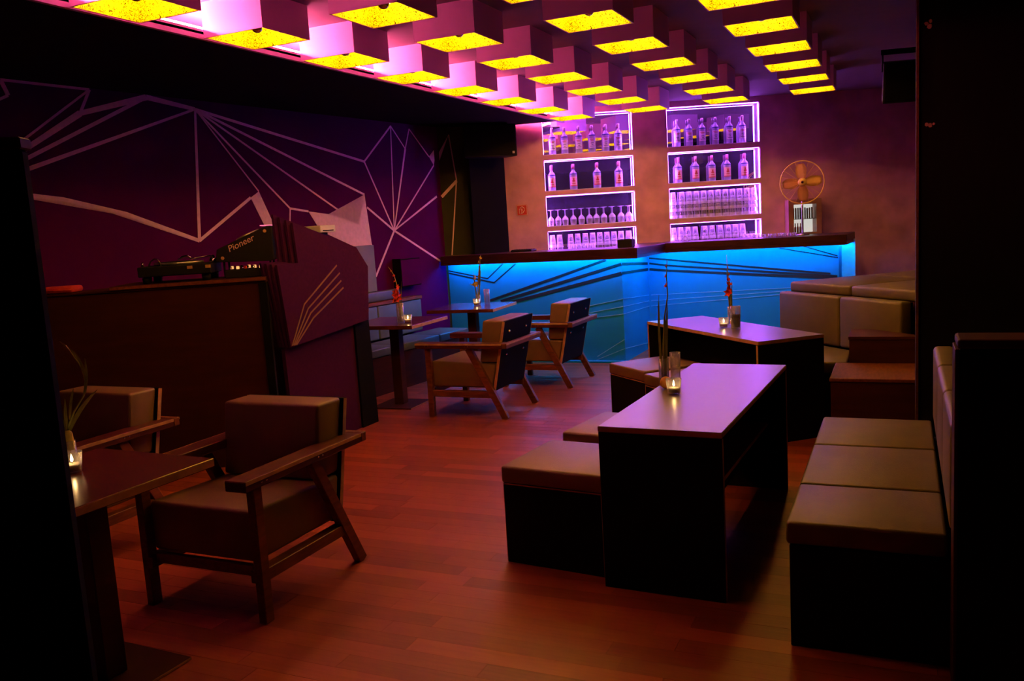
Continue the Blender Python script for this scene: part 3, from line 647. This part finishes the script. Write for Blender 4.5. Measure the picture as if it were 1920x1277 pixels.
# ------------------------------------------------------------------ tables
def bench_table(label, loc, rz):
    t = thing('plank_table', label, 'table', loc, rz, 'long laminate tables'); W, L, H, th = 0.512, 1.54, 0.70, 0.025
    tp = box('table_top', (0, 0, H-th), (W, L, H), 'laminate', t, 0.001)
    for a, b in (((0, -0.0015, H-th+0.003), (W, 0.0, H-0.003)), ((0, L, H-th+0.003), (W, L+0.0015, H-0.003)), ((-0.0015, 0, H-th+0.003), (0, L, H-0.003)), ((W, 0, H-th+0.003), (W+0.0015, L, H-0.003))): box('edge_band', a, b, 'edgewood', tp)
    for y in (0.0, L-th):
        e = box('end_panel', (0, y, 0), (W, y+th, H-th-0.001), 'laminside', t, 0.001)
        for x in (-0.0015, W): box('edge_band', (x, y+0.003, 0.001), (x+0.0015, y+th-0.003, H-th-0.003), 'edgewood', e)
    s = box('under_shelf', (0.10, th, 0.36), (W-0.10, L-th, 0.38), 'chairwood', t, 0.001)
    box('divider', (W/2-0.01, th, 0.3805), (W/2+0.01, L-th, H-th-0.001), 'laminside', t, 0.001)
    box('skirt', (W/2-0.01, th, 0.12), (W/2+0.01, L-th, 0.3595), 'laminside', t, 0.001)
    return t
bench_table('long black-topped table in the right foreground with purple sheen', (-1.149, 3.312, 0), R(-2.3))
DD = Vector((1.0, -1.078)).normalized()
bench_table('long black-topped table set askew before the corner bench', (-0.848, 5.682, 0), math.atan2(-DD.x, -DD.y*-1) if False else R(42.8))
def ped_table(label, loc, rz, w=0.70):
    t = thing('pedestal_table', label, 'table', loc, rz, 'square pedestal tables'); h = w/2
    tp = box('table_top', (-h, -h, 0.728), (h, h, 0.76), 'tabletop', t, 0.002)
    box('edge_band', (h, -h+0.002, 0.731), (h+0.0015, h-0.002, 0.757), 'edgewood', tp)
    box('column', (-0.045, -0.045, 0.012), (0.045, 0.045, 0.716), 'darkwood', t, 0.004)
    box('mounting_plate', (-0.15, -0.15, 0.716), (0.15, 0.15, 0.727), 'blackmat', t)
    b = box('base_plate', (-0.20, -0.20, 0), (0.20, 0.20, 0.012), 'darkwood', t, 0.002)
    box('edge_band', (0.20, -0.198, 0.002), (0.2012, 0.198, 0.011), 'edgewood', b)
    return t
M['tabletop'] = mat('red-brown table veneer', (0.11, 0.022, 0.014), 0.22, spec=0.8, var=0.25, scale=6, stretch=(1.5, 9, 9))
ped_table('square pedestal table with a candle at the left edge of the foreground', (-2.645, 2.06, 0), R(-2), 0.62)
ped_table('square pedestal table with red gladiolus beside the booth', (-4.12, 6.52, 0), R(3))
ped_table('square pedestal table with yellow gladiolus by the blue bar front', (-3.95, 7.72, 0), R(5))

# ------------------------------------------------------------------ stools
def make_stool():
    t = thing('box_stool', 'x', 'stool'); h = 0.245
    bd = box('body', (-h, -h, 0.0), (h, h, 0.378), 'laminside', t, 0.001)
    for a, b in (((-h, -h-0.001, 0.372), (h, -h, 0.378)), ((-h-0.001, -h, 0.372), (-h, h, 0.378)), ((h, -h, 0.372), (h+0.001, h, 0.378)), ((-h, h, 0.372), (h, h+0.001, 0.378))): box('edge_band', a, b, 'edgewood', bd)
    for sx in (-1, 1):
        for sy in (-1, 1): box('edge_band', (sx*(h+0.0012), sy*(h-0.0015), 0.002), (sx*(h-0.0015), sy*(h+0.0012), 0.371), 'edgewood', bd)
    c = box('cushion', (-h-0.008, -h-0.008, 0.380), (h+0.008, h+0.008, 0.460), 'greylea', t, 0.014, 3, None, True)
    return t
stl = make_stool(); register(stl)
def rot2(x, y, a): return (x*math.cos(a)-y*math.sin(a), x*math.sin(a)+y*math.cos(a))
p_ = rot2(0.25, 0.25, R(-6)); stl.location = (-1.672+p_[0], 3.445+p_[1], 0); stl.rotation_euler[2] = R(-6); stl['label'] = 'black box stool with grey cushion nearest the camera, left of the long table'; stl['group'] = 'black box stools'
p_ = rot2(0.25, 0.25, R(-8)); dup(stl, (-1.62+p_[0], 4.10+p_[1], 0), R(-8), 'black box stool just behind the nearest stool, half hidden by the long table', 'black box stools')
dup(stl, (-1.68, 6.21, 0), R(-42), 'black box stool with pinkish cushion, closest to the blue bar', 'black box stools')
dup(stl, (-1.29, 5.78, 0), R(-44), 'black box stool between the two long tables, mostly hidden', 'black box stools')

# ------------------------------------------------------------------ bench on the right
b1 = thing('upholstered_bench', 'long olive cushioned bench with black base along the right edge', 'bench')
box('base', (-0.36, 3.02, 0.0), (0.26, 4.66, 0.375), 'laminside', b1, 0.003)
for y0, y1 in ((3.018, 3.478), (3.484, 4.092), (4.098, 4.655)): box('seat_cushion', (-0.372, y0, 0.378), (0.138, y1, 0.460), 'olivelea', b1, 0.014, 3, None, True)
for y0, y1 in ((3.02, 3.56), (3.566, 4.11), (4.116, 4.655)): box('back_cushion', (0.142, y0, 0.470), (0.235, y1, 0.835), 'olivelea', b1, 0.02, 3, None, True)
box('back_panel', (0.238, 3.02, 0.376), (0.26, 4.66, 0.84), 'darkwood', b1, 0.002)
pt = thing('end_partition', 'tall dark wooden end partition beside the right-hand bench', 'partition')
box('panel', (0.158, 2.86, 0.0), (1.6, 3.0, 1.10), 'laminside', pt, 0.003)
box('cap_board', (0.152, 2.85, 1.101), (1.6, 3.008, 1.13), 'darkwood', pt, 0.008, 2)
box('edge_board', (0.146, 2.858, 0.0), (0.157, 3.002, 1.10), 'darkwood', pt, 0.002)
# steps
st1 = thing('step_box', 'lower dark wooden step box beside the bench by the pillar', 'step', group='step boxes')
box('tread', (-0.417, 5.705, 0.44), (0.095, 6.295, 0.462), 'chairwood', st1, 0.003); box('carcass', (-0.41, 5.712, 0.0), (0.09, 6.29, 0.439), 'darkwood', st1, 0.003)
st2 = thing('step_box', 'upper dark wooden step box at the foot of the green backrest', 'step', group='step boxes')
poly = [(-0.335, 6.30), (0.095, 6.30), (0.095, 6.385), (-0.20, 6.69), (-0.335, 6.69)]
prism('tread', poly, 0.622, 0.643, 'darkwood', st2, 0.002); prism('carcass', [(x*0.98-0.001, y+0.004 if y < 6.31 else y-0.006) for x, y in poly], 0.0, 0.621, 'darkwood', st2, 0.002)
# corner bench and cushioned podium (frame: e along DD, o along NN)
NN = Vector((0.733, 0.680)).normalized(); PM = Matrix(((DD.x, NN.x, 0, 0), (DD.y, NN.y, 0, 0), (0, 0, 1, 0), (0, 0, 0, 1)))
b2 = thing('corner_bench', 'olive cushioned corner bench with upright back behind the askew table', 'bench')
fl_ = PM @ Vector((-6.17, 3.93, 0)); bl_ = PM @ Vector((-6.17, 4.425, 0))
sp_ = [(fl_.x, fl_.y), (-0.505, 6.325), (-0.345, 6.325), (-0.345, 6.87), (bl_.x, bl_.y)]
prism('base', [(x-0.004, y+0.004) for x, y in sp_], 0.0, 0.375, 'laminside', b2, 0.002)
prism('seat_cushion', sp_, 0.378, 0.460, 'olivelea', b2, 0.014, 3, None, True)
for e0, e1 in ((-6.17, -5.423), (-5.417, -4.78)): box('back_cushion', (e0, 4.43, 0.462), (e1, 4.53, 0.852), 'olivelea', b2, 0.022, 3, PM, True)
box('back_panel', (-6.17, 4.532, 0.0), (-4.80, 4.555, 0.84), 'laminside', b2, 0.002, 1, PM)
pod = thing('cushioned_podium', 'raised lounge podium topped with flat olive mattress cushions by the bar end', 'podium')
box('platform', (-6.19, 4.575, 0.0), (-4.55, 6.15, 0.838), 'darkwood', pod, 0.003, 1, PM)
for e0, e1 in ((-6.20, -5.453), (-5.447, -4.53)):
    for o0, o1 in ((4.565, 5.337), (5.343, 6.15)): box('mattress_cushion', (e0, o0, 0.840), (e1, o1, 0.925), 'olivelea', pod, 0.022, 3, PM, True)

# ------------------------------------------------------------------ bench along the art wall
b3 = thing('wall_bench', 'slate grey upholstered bench running along the painted wall', 'bench')
def wpt(y, o): return (wx(y)+LN.x*o, y+LN.y*o)
def wquad(y0, y1, o0, o1): return [wpt(y0, o0), wpt(y0, o1), wpt(y1, o1), wpt(y1, o0)]
M['slatelea'] = mat('slate leatherette', (0.08, 0.10, 0.11), 0.45, spec=0.7, var=0.1, bump=0.1, bscale=180)
prism('base', wquad(6.0, 8.45, 0.01, 0.50), 0.0, 0.37, 'darkwood', b3, 0.003)
for y0, y1 in ((6.0, 6.60), (6.606, 7.20), (7.206, 7.90), (7.906, 8.45)): prism('seat_cushion', wquad(y0, y1, 0.12, 0.52), 0.372, 0.452, 'slatelea', b3, 0.014, 3, None, True)
for y0, y1 in ((6.0, 6.70), (6.706, 7.42), (7.426, 8.17)): prism('back_cushion', wquad(y0, y1, 0.02, 0.115), 0.46, 0.81, 'slatelea', b3, 0.018, 3, None, True)
prism('ledge', wquad(6.0, 8.17, 0.005, 0.13), 0.813, 0.845, 'chairwood', b3, 0.003)
for y0, y1 in ((6.0, 6.90), (6.906, 7.86)): prism('head_cushion', wquad(y0, y1, 0.01, 0.075), 0.847, 0.95, 'slatelea', b3, 0.018, 3, None, True)
bp_ = tag(prism('wall_panel', wquad(7.0, 7.555, 0.004, 0.02), 0.952, 1.428, 'bluepanel', None, 0.002), 'slate blue upright panel on the painted wall above the bench', 'panel')
wbx = thing('wall_box', 'dark box with violet front on the painted wall above the bench', 'box')
prism('casing', wquad(7.87, 8.22, 0.004, 0.10), 0.96, 1.255, 'black', wbx, 0.004); prism('side_plate', wquad(7.858, 7.869, 0.002, 0.11), 0.95, 1.262, 'black', wbx, 0.002)
prism('front_plate', wquad(7.88, 8.21, 0.1005, 0.104), 0.97, 1.245, 'artwall', wbx, 0.001)

# ------------------------------------------------------------------ DJ booth
dj = thing('dj_booth', 'dark wooden disc jockey booth with layered purple side panel', 'booth')
Bp = Vector((-3.93, 4.65)); UU = Vector((1.27, 0.8)).normalized(); NB = Vector((-UU.y, UU.x))
JM = Matrix(((UU.x, NB.x, 0, Bp.x), (UU.y, NB.y, 0, Bp.y), (0, 0, 1, 0), (0, 0, 0, 1)))
box('front_panel', (-1.52, 0.02, 0.0), (-0.02, 0.05, 1.262), 'darkwood', dj, 0.003, 1, JM)
ct = box('counter_top', (-1.02, 0.0, 1.276), (-0.01, 0.56, 1.300), 'darkwood', dj, 0.001, 1, JM)
box('edge_band', (-1.02, -0.002, 1.278), (-0.01, 0.0, 1.298), 'chairwood', ct, 0, 1, JM)
prism('counter_board', [(-5.20, 3.86), (-3.945, 4.655), (-4.25, 5.14), (-5.10, 4.75), (-5.24, 4.2)], 1.264, 1.275, 'darkwood', dj, 0.001)
box('corner_post', (-0.06, 0.0, 0.0), (-0.008, 0.07, 1.263), 'black', dj, 0.002, 1, JM)
def yz_prism(nm, pts, x0, x1, m, par, bw=0.0):
    bm = bmesh.new(); a = [bm.verts.new((x0, y, z)) for y, z in pts]; b = [bm.verts.new((x1, y, z)) for y, z in pts]; n = len(pts)
    bm.faces.new(a); bm.faces.new(b[::-1])
    for i in range(n): bm.faces.new((a[i], a[(i+1) % n], b[(i+1) % n], b[i]))
    bmesh.ops.recalc_face_normals(bm, faces=list(bm.faces))
    return finish(nm, bm, m, par)
for k in range(4):
    dy, dz = -0.03*k, 0.022*k; x1 = -3.905-0.030*k
    yz_prism('layered_panel', [(4.735+dy*0.6, 1.372+dz*0.3), (4.965+dy, 1.372+dz*0.3), (4.945+dy, 1.655+dz), (5.70, 1.448+dz*0.55), (5.84, 1.288), (5.79, 0.865), (4.80, 0.79)], x1, x1-0.018, 'djpanel', dj)
    box('panel_core', (x1-0.0185, 4.99, 0.87), (x1-0.0295, 5.72, 1.30), 'black', dj)
for i, (a, b, c) in enumerate([((4.815, .80), (4.99, 1.075), (5.42, 1.325)), ((4.83, .80), (5.03, 1.04), (5.45, 1.265)), ((4.845, .80), (5.055, 1.005), (5.46, 1.205)), ((4.86, .80), (5.08, .965), (5.48, 1.15))]):
    art_strip(dj, [a, b, c], 0.012, lambda y, z, o: (-3.905+o, y, z), 'carve', 'carved_line', 0.003)
yz_prism('lower_panel', [(4.83, 0.0), (5.66, 0.0), (5.66, 0.852), (4.81, 0.785)], -3.97, -4.0, 'djpanel', dj)
yz_prism('rear_post', [(5.665, 0.0), (5.885, 0.0), (5.86, 0.90), (5.665, 0.86)], -3.955, -4.06, 'black', dj)
box('rear_panel', (-4.9, 5.80, 0.0), (-4.07, 5.83, 1.26), 'darkwood', dj, 0.002)
tt = thing('record_player', 'black record player with tone arm on the booth counter', 'turntable'); tt.matrix_basis = JM @ Matrix.Translation((0, 0, 1.3005)); tt.rotation_mode = 'XYZ'
box('plinth', (-0.855, 0.08, 0.045), (-0.375, 0.46, 0.115), 'blackmat', tt, 0.006)
for x in (-0.81, -0.42):
    for y in (0.13, 0.41): lathe('foot', [(0, 0), (0.028, 0), (0.032, 0.04), (0.02, 0.0445), (0, 0.0445)], 'blackmat', tt, 14, True, (x, y, 0))
lathe('platter', [(0, 0.1155), (0.16, 0.1155), (0.165, 0.12), (0.165, 0.13), (0.16, 0.134), (0, 0.134)], 'steel', tt, 36, True, (-0.63, 0.30, 0))
lathe('slipmat', [(0, 0.1345), (0.15, 0.1345), (0.15, 0.137), (0, 0.137)], 'blackmat', tt, 36, True, (-0.63, 0.30, 0))
lathe('arm_base', [(0.028, 0.1155), (0.028, 0.14), (0.02, 0.145), (0.014, 0.165), (0, 0.167)], 'chrome', tt, 16, True, (-0.42, 0.40, 0))
tube('tone_arm', [(-0.42, 0.41, 0.16), (-0.42, 0.33, 0.163), (-0.45, 0.25, 0.16), (-0.52, 0.19, 0.15)], 0.005, 'chrome', tt)
lathe('target_light', [(0, 0.1155), (0.01, 0.1155), (0.008, 0.145), (0, 0.146)], 'chrome', tt, 10, True, (-0.83, 0.13, 0))
tube('cable_loop', [(-0.79, 0.13, 0.118), (-0.775, 0.13, 0.15), (-0.75, 0.13, 0.165), (-0.725, 0.13, 0.16), (-0.71, 0.13, 0.118)], 0.005, 'chrome', tt)
tube('head_shell', [(-0.60, 0.15, 0.15), (-0.57, 0.15, 0.168), (-0.53, 0.15, 0.172), (-0.51, 0.15, 0.15)], 0.008, 'chrome', tt)
for x in (-0.53, -0.41): box('front_tag', (x, 0.077, 0.085), (x+0.035, 0.0795, 0.105), 'edgewood', tt)
mx = thing('dj_mixer', 'low black mixer with lit knobs on the booth counter', 'mixer'); mx.matrix_basis = JM @ Matrix.Translation((0, 0, 1.3005))
box('body', (-0.30, 0.14, 0.0), (-0.02, 0.46, 0.055), 'blackmat', mx, 0.004)
box('fader_plate', (-0.29, 0.15, 0.0555), (-0.03, 0.45, 0.058), 'black', mx, 0.001)
for i in range(5):
    for j in range(3): lathe('knob', [(0.011, 0.0585), (0.010, 0.078), (0, 0.079)], ['chrome', 'led', 'red'][(i+j) % 3], mx, 10, True, (-0.27+i*0.052, 0.20+j*0.08, 0))
def media_player(label, mtx):
    t = thing('media_player', label, 'media player', group='disc jockey players'); t.matrix_basis = mtx
    yz = [(-0.36, 0.115), (-0.345, 0.20), (-0.27, 0.232), (-0.0, 0.345), (0.035, 0.345), (0.035, 0.11), (0.0, 0.10)]
    bm = bmesh.new(); a = [bm.verts.new((x, 0.18, z)) for x, z in yz]; b = [bm.verts.new((x, 0.44, z)) for x, z in yz]; n = len(yz)
    bm.faces.new(a); bm.faces.new(b[::-1])
    for i in range(n): bm.faces.new((a[i], a[(i+1) % n], b[(i+1) % n], b[i]))
    bmesh.ops.recalc_face_normals(bm, faces=list(bm.faces)); bev(bm, 0.004); finish('case', bm, 'blackmat', t)
    box('display', (-0.045, 0.22, 0.3465), (0.03, 0.40, 0.352), 'pinkscreen', t, 0.001)
    bm = bmesh.new(); addlathe(bm, [(0, 0.012), (0.085, 0.012), (0.09, 0.008), (0.09, 0)], 24)
    rotm = Matrix.Translation((-0.15, 0.34, 0.2845)) @ Matrix.Rotation(-math.atan2(0.113, 0.27), 4, 'Y')
    bmesh.ops.transform(bm, matrix=rotm, verts=list(bm.verts)); finish('jog_wheel', bm, 'steel', t, True)
    for x in (-0.31, 0.005):
        for y in (0.22, 0.40): tube('stand_leg', [(x, y, 0.0 if x > 0 else 0.0), (x, y, 0.13 if x < 0 else 0.12)], 0.007, 'blackmat', t)
    for x, z in ((-0.31, 0.14), (-0.01, 0.31)):
        bm = bmesh.new(); addlathe(bm, [(0, 0.002), (0.010, 0.001), (0.012, 0)], 10)
        for v in bm.verts: v.co = Vector((x+v.co.x, 0.1795-v.co.z, z+v.co.y))
        finish('side_screw', bm, 'edgewood', t)
    cu = bpy.data.curves.new('lettering', 'FONT'); cu.body = 'Pioneer'; cu.size = 0.062; cu.extrude = 0.0008; cu.shear = 0.25; cu.space_character = 1.0
    to = bpy.data.objects.new('tmp', cu); COL.objects.link(to); bpy.context.view_layer.update()
    me = bpy.data.meshes.new_from_object(to.evaluated_get(bpy.context.evaluated_depsgraph_get())); bpy.data.objects.remove(to)
    me.materials.clear(); me.materials.append(M['paint'])
    lo = bpy.data.objects.new('lettering', me); COL.objects.link(lo); lo.parent = t; lo.matrix_basis = Matrix.Translation((-0.262, 0.1785, 0.178)) @ Matrix.Rotation(-math.atan2(0.113, 0.27), 4, 'Y') @ Matrix.Rotation(R(90), 4, 'X')
    return t
media_player('black tilted disc player with lettered side and pink display on booth', JM @ Matrix.Translation((0, 0, 1.3005)))
dv = thing('white_device', 'small white device showing above the booth side panel', 'device', (-4.25, 5.69, 1.262))
box('stand', (-0.05, -0.06, 0), (0.05, 0.06, 0.315), 'blackmat', dv, 0.003); box('case', (-0.10, -0.10, 0.316), (0.10, 0.10, 0.372), 'white', dv, 0.005); box('slot', (0.1002, -0.07, 0.328), (0.102, 0.07, 0.336), 'black', dv)
rc = thing('red_cushion', 'small red plush cushion at the left end of the booth counter', 'cushion'); rc.matrix_basis = JM @ Matrix.Translation((-1.38, 0.16, 1.2755))
bm = bmesh.new(); addbox(bm, (-0.11, -0.11, 0.0), (0.11, 0.11, 0.045)); bev(bm, 0.02, 3); finish('pillow', bm, 'redfab', rc, True)
tube('piping', [(-0.10, -0.1085, 0.0225), (0.10, -0.1085, 0.0225)], 0.004, 'redfab', rc)

# ------------------------------------------------------------------ foreground screen on the left
fs = thing('dark_screen', 'dark standing screen cut off by the left edge of the photo', 'screen')
prism('panel', [(-1.617, 1.215), (-2.267, 0.755), (-2.287, 0.785), (-1.637, 1.245)], 0.02, 1.76, 'black', fs, 0.004)
prism('top_rail', [(-1.612, 1.21), (-2.272, 0.745), (-2.297, 0.79), (-1.637, 1.255)], 1.761, 1.785, 'darkwood', fs, 0.003)
prism('foot_rail', [(-1.612, 1.20), (-2.272, 0.735), (-2.302, 0.795), (-1.642, 1.26)], 0.0, 0.019, 'black', fs, 0.002)

# ------------------------------------------------------------------ candles, vases and flowers
def make_candle():
    t = thing('tea_light', 'x', 'candle')
    lathe('glass_cup', [(0, 0.0), (0.026, 0.0), (0.030, 0.004), (0.038, 0.072), (0.0365, 0.072), (0.028, 0.008), (0, 0.008)], 'glass', t, 18)
    lathe('wax', [(0, 0.0085), (0.0265, 0.0085), (0.029, 0.028), (0.026, 0.030), (0, 0.030)], 'wax', t, 16)
    tube('wick', [(0, 0, 0.030), (0.001, 0, 0.038)], 0.001, 'blackmat', t, 5)
    lathe('flame', [(0, 0.035), (0.0042, 0.040), (0.0052, 0.046), (0.003, 0.056), (0, 0.066)], 'flame', t, 10)
    return t
cd = make_candle(); register(cd)
cd.location = (-2.735, 2.09, 0.7605); cd['label'] = 'burning tea light in a glass at the far left foreground'; cd['group'] = 'tea lights'
for loc, lab in (((-0.995, 4.0, 0.7005), 'burning tea light on the long table in the right foreground'), ((-1.20, 6.40, 0.7005), 'burning tea light on the askew long table'), ((-3.90, 6.38, 0.7605), 'burning tea light beside the red gladiolus vase'), ((-3.91, 7.74, 0.7605), 'burning tea light on the table by the bar front')):
    dup(cd, loc, 0, lab, 'tea lights')
def vase(label, loc, h=0.13, r=0.027, group='glass vases'):
    t = thing('glass_vase', label, 'vase', loc, 0, group)
    lathe('cylinder', [(0, 0), (r*0.95, 0), (r, 0.004), (r, h), (r*0.93, h), (r*0.92, 0.012), (0, 0.012)], 'glass', t, 18)
    return t
def flower(label, loc, path, leaves, blooms, bm_mat, cat='flower', bsize=0.02, group='gladiolus stems'):
    t = thing('gladiolus_stem', label, cat, loc, 0, group)
    n = len(path); tube('stem', path, [0.0055-0.0035*i/(n-1) for i in range(n)], 'stem', t, 6)
    for base, tip, bend, wd in leaves:
        bm = bmesh.new(); b0, t0 = Vector(base), Vector(tip); prev = []
        sd = (t0-b0).cross(Vector((ff.x, ff.y, 0.2))).normalized()
        g = []
        for i in range(7):
            f = i/6; c = b0.lerp(t0, f) + Vector(bend)*math.sin(math.pi*f); ww = 0.6*wd*(0.75+0.6*f)*(1-f**3)+0.0006
            g.append([bm.verts.new(c-sd*ww), bm.verts.new(c+Vector((0.001, -0.0025, 0))), bm.verts.new(c+sd*ww)])
        for i in range(6):
            for j in range(2): bm.faces.new((g[i][j], g[i+1][j], g[i+1][j+1], g[i][j+1]))
        bmesh.ops.solidify(bm, geom=list(bm.faces), thickness=0.001); finish('leaf', bm, 'leaf', t, True)
    rg = random.Random(len(path)*7+len(blooms))
    for (c, s) in blooms:
        bm = bmesh.new(); c = Vector(c); s = s*1.45
        ax = Vector((rg.uniform(-1, 1), rg.uniform(-1, 0.2), 0.35)).normalized(); q = ax.orthogonal().normalized(); w2 = ax.cross(q)
        ctr = bm.verts.new(c)
        for k in range(6):
            a = 2*math.pi*k/6; dr = math.cos(a)*q+math.sin(a)*w2; sd = -math.sin(a)*q+math.cos(a)*w2
            v1 = bm.verts.new(c+ax*s*0.6+dr*s*0.45+sd*s*0.33); v2 = bm.verts.new(c+ax*s*0.8+dr*s*1.05); v3 = bm.verts.new(c+ax*s*0.6+dr*s*0.45-sd*s*0.33)
            bm.faces.new((ctr, v1, v2)); bm.faces.new((ctr, v2, v3))
        finish('blossom', bm, bm_mat, t)
    return t
# long table: two-leaf stem, water glass, orange
vase('glass vase of tall leaves on the right foreground table', (-1.088, 4.185, 0.7005), 0.14, 0.026)
flower('tall leafy gladiolus stem on the right foreground table', (-1.088, 4.185, 0.7005), [(0, 0, .02), (.002, 0, .2), (.012, 0, .34), (.03, 0.01, .45), (.028, .01, .55), (.034, .01, .63)], [((-.006, 0, .03), (-.012, 0, .46), (-.008, 0, 0), .011), ((.006, 0, .03), (.03, 0, .42), (0, 0, 0), .012), ((0, .005, .05), (.012, .01, .38), (.006, 0, 0), .010)], [((.030, .01, .50), .010), ((.030, .01, .55), .008), ((.034, .01, .60), .007)], 'redpetal')
o = lathe('orange', [(0.0001, 0)] + [(0.03*math.sin(R(a)), 0.03-0.03*math.cos(R(a))) for a in range(15, 180, 15)] + [(0.0001, 0.06)], 'orange', None, 16); 
og = thing('orange_fruit', 'whole orange standing against the vase on the right foreground table', 'orange', (-1.062, 4.115, 0.7005)); o.parent = og; o.name = 'peel'; o.location = (0, 0, 0)
lathe('stalk', [(0.004, 0.0595), (0.003, 0.0615), (0, 0.062)], 'stem', og, 6)
wg = thing('tall_glass', 'tall narrow drinking glass behind the vase on the foreground table', 'glass', (-1.06, 4.31, 0.7005)); lathe('tumbler_wall', [(0, 0), (0.024, 0), (0.028, 0.15), (0.0265, 0.15), (0.0225, 0.012), (0, 0.012)], 'glass', wg, 16)
# askew table
vase('glass vase of red gladiolus on the askew table', (-1.165, 6.52, 0.7005), 0.14, 0.027)
flower('red gladiolus stem on the askew long table', (-1.165, 6.52, 0.7005), [(0, 0, .02), (0, 0, .2), (-.01, 0, .32), (-.02, 0, .44), (-.022, 0, .53)], [((-.002, 0, .03), (-.022, 0, .30), (-.001, 0, 0), .007), ((.002, 0, .03), (.010, 0, .34), (0, 0, 0), .008), ((0, 0, .1), (-.028, 0, .44), (0, 0, 0), .007)], [((-.005, -.01, .24), .026), ((.004, -.01, .27), .024), ((-.012, -.008, .30), .02), ((-.012, -.006, .34), .012), ((-.016, 0, .38), .009), ((-.02, 0, .43), .007)], 'redpetal')
o = lathe('peel', [(0.0001, 0)] + [(0.028*math.sin(R(a)), 0.028-0.028*math.cos(R(a))) for a in range(15, 180, 15)] + [(0.0001, 0.056)], 'orange', None, 16)
og = thing('orange_fruit', 'whole orange on the askew table beside the dark drink', 'orange', (-1.135, 6.46, 0.7005)); o.parent = og; lathe('stalk', [(0.004, 0.0555), (0.003, 0.0575), (0, 0.058)], 'stem', og, 6)
dg = thing('drink_glass', 'tall glass holding a dark drink on the askew table', 'glass', (-1.10, 6.33, 0.7005))
lathe('glass_wall', [(0, 0), (0.033, 0), (0.037, 0.165), (0.0355, 0.165), (0.0315, 0.012), (0, 0.012)], 'glass', dg, 18); lathe('drink', [(0, 0.0125), (0.031, 0.0125), (0.0335, 0.105), (0, 0.105)], 'liquor', dg, 18)
# red gladiolus by booth
vase('tall glass vase of red gladiolus beside the booth', (-3.985, 6.40, 0.7605), 0.17, 0.032)
flower('red gladiolus stem bending left beside the booth', (-3.985, 6.40, 0.7605), [(0, 0, .02), (0, 0, .2), (-.01, 0, .32), (-.035, 0, .42), (-.085, 0, .49)], [((.0, 0, .03), (.03, .01, .36), (0, 0, 0), .008), ((-.004, 0, .03), (-.02, 0, .34), (0, 0, 0), .008)], [((0, -.01, .19), .036), ((-.02, -.01, .215), .032), ((.015, -.01, .235), .032), ((-.01, -.01, .26), .030), ((.008, -.01, .285), .024), ((-.018, -.005, .31), .018), ((-.025, 0, .36), .010), ((-.035, 0, .41), .009), ((-.055, 0, .45), .008)], 'redpetal')
# yellow gladiolus by bar
vase('small glass vase of yellow gladiolus on the table by the bar', (-3.95, 7.86, 0.7605), 0.10, 0.026)
flower('yellow gladiolus stem on the table by the bar front', (-3.95, 7.86, 0.7605), [(0, 0, .02), (0, 0, .15), (.015, 0, .28), (.04, 0, .42), (.058, 0, .50)], [((-.004, 0, .03), (-.035, 0, .36), (-.01, 0, 0), .009), ((.004, 0, .03), (.05, 0, .38), (0, 0, 0), .012), ((.01, 0, .2), (.06, 0, .48), (0, 0, 0), .009)], [((-.02, -.01, .18), .036), ((0, -.01, .27), .022), ((-.03, -.005, .20), .026), ((.04, 0, .43), .012), ((.05, 0, .47), .012)], 'yellowpetal')
tgl = thing('tall_glass', 'tall drinking glass on the table by the bar front', 'glass', (-3.88, 7.92, 0.7605)); lathe('tumbler_wall', [(0, 0), (0.028, 0), (0.032, 0.15), (0.0305, 0.15), (0.0265, 0.012), (0, 0.012)], 'glass', tgl, 16)
# far left foreground
vase('glass vase with yellow-wrapped stem at the far left foreground', (-2.84, 2.17, 0.7605), 0.09, 0.022)
f5 = flower('curving green gladiolus stem at the far left foreground', (-2.84, 2.17, 0.7605), [(0, 0, .02), (-.004, 0, .09), (.012, 0, .15), (.035, 0.01, .20), (.09, .015, .26), (.122, .012, .32), (.105, .0, .385), (.05, 0, .45)], [((-.002, 0, .1), (-.045, 0, .27), (-.004, 0, 0), .010), ((.01, 0, .13), (.16, .02, .285), (-.01, 0, .005), .013), ((.0, 0, .1), (.008, 0, .25), (-.006, 0, 0), .012), ((.10, .012, .27), (.125, .012, .40), (.008, 0, 0), .010), ((.115, .012, .31), (.02, 0, .465), (.03, 0, 0.012), .012), ((.02, .0, .17), (.06, 0, .29), (-.006, 0, 0), .009)], [], 'yellowpetal')
lathe('paper_wrap', [(0.012, 0.05), (0.018, 0.055), (0.015, 0.115), (0.009, 0.13)], 'yellowpetal', f5, 12)
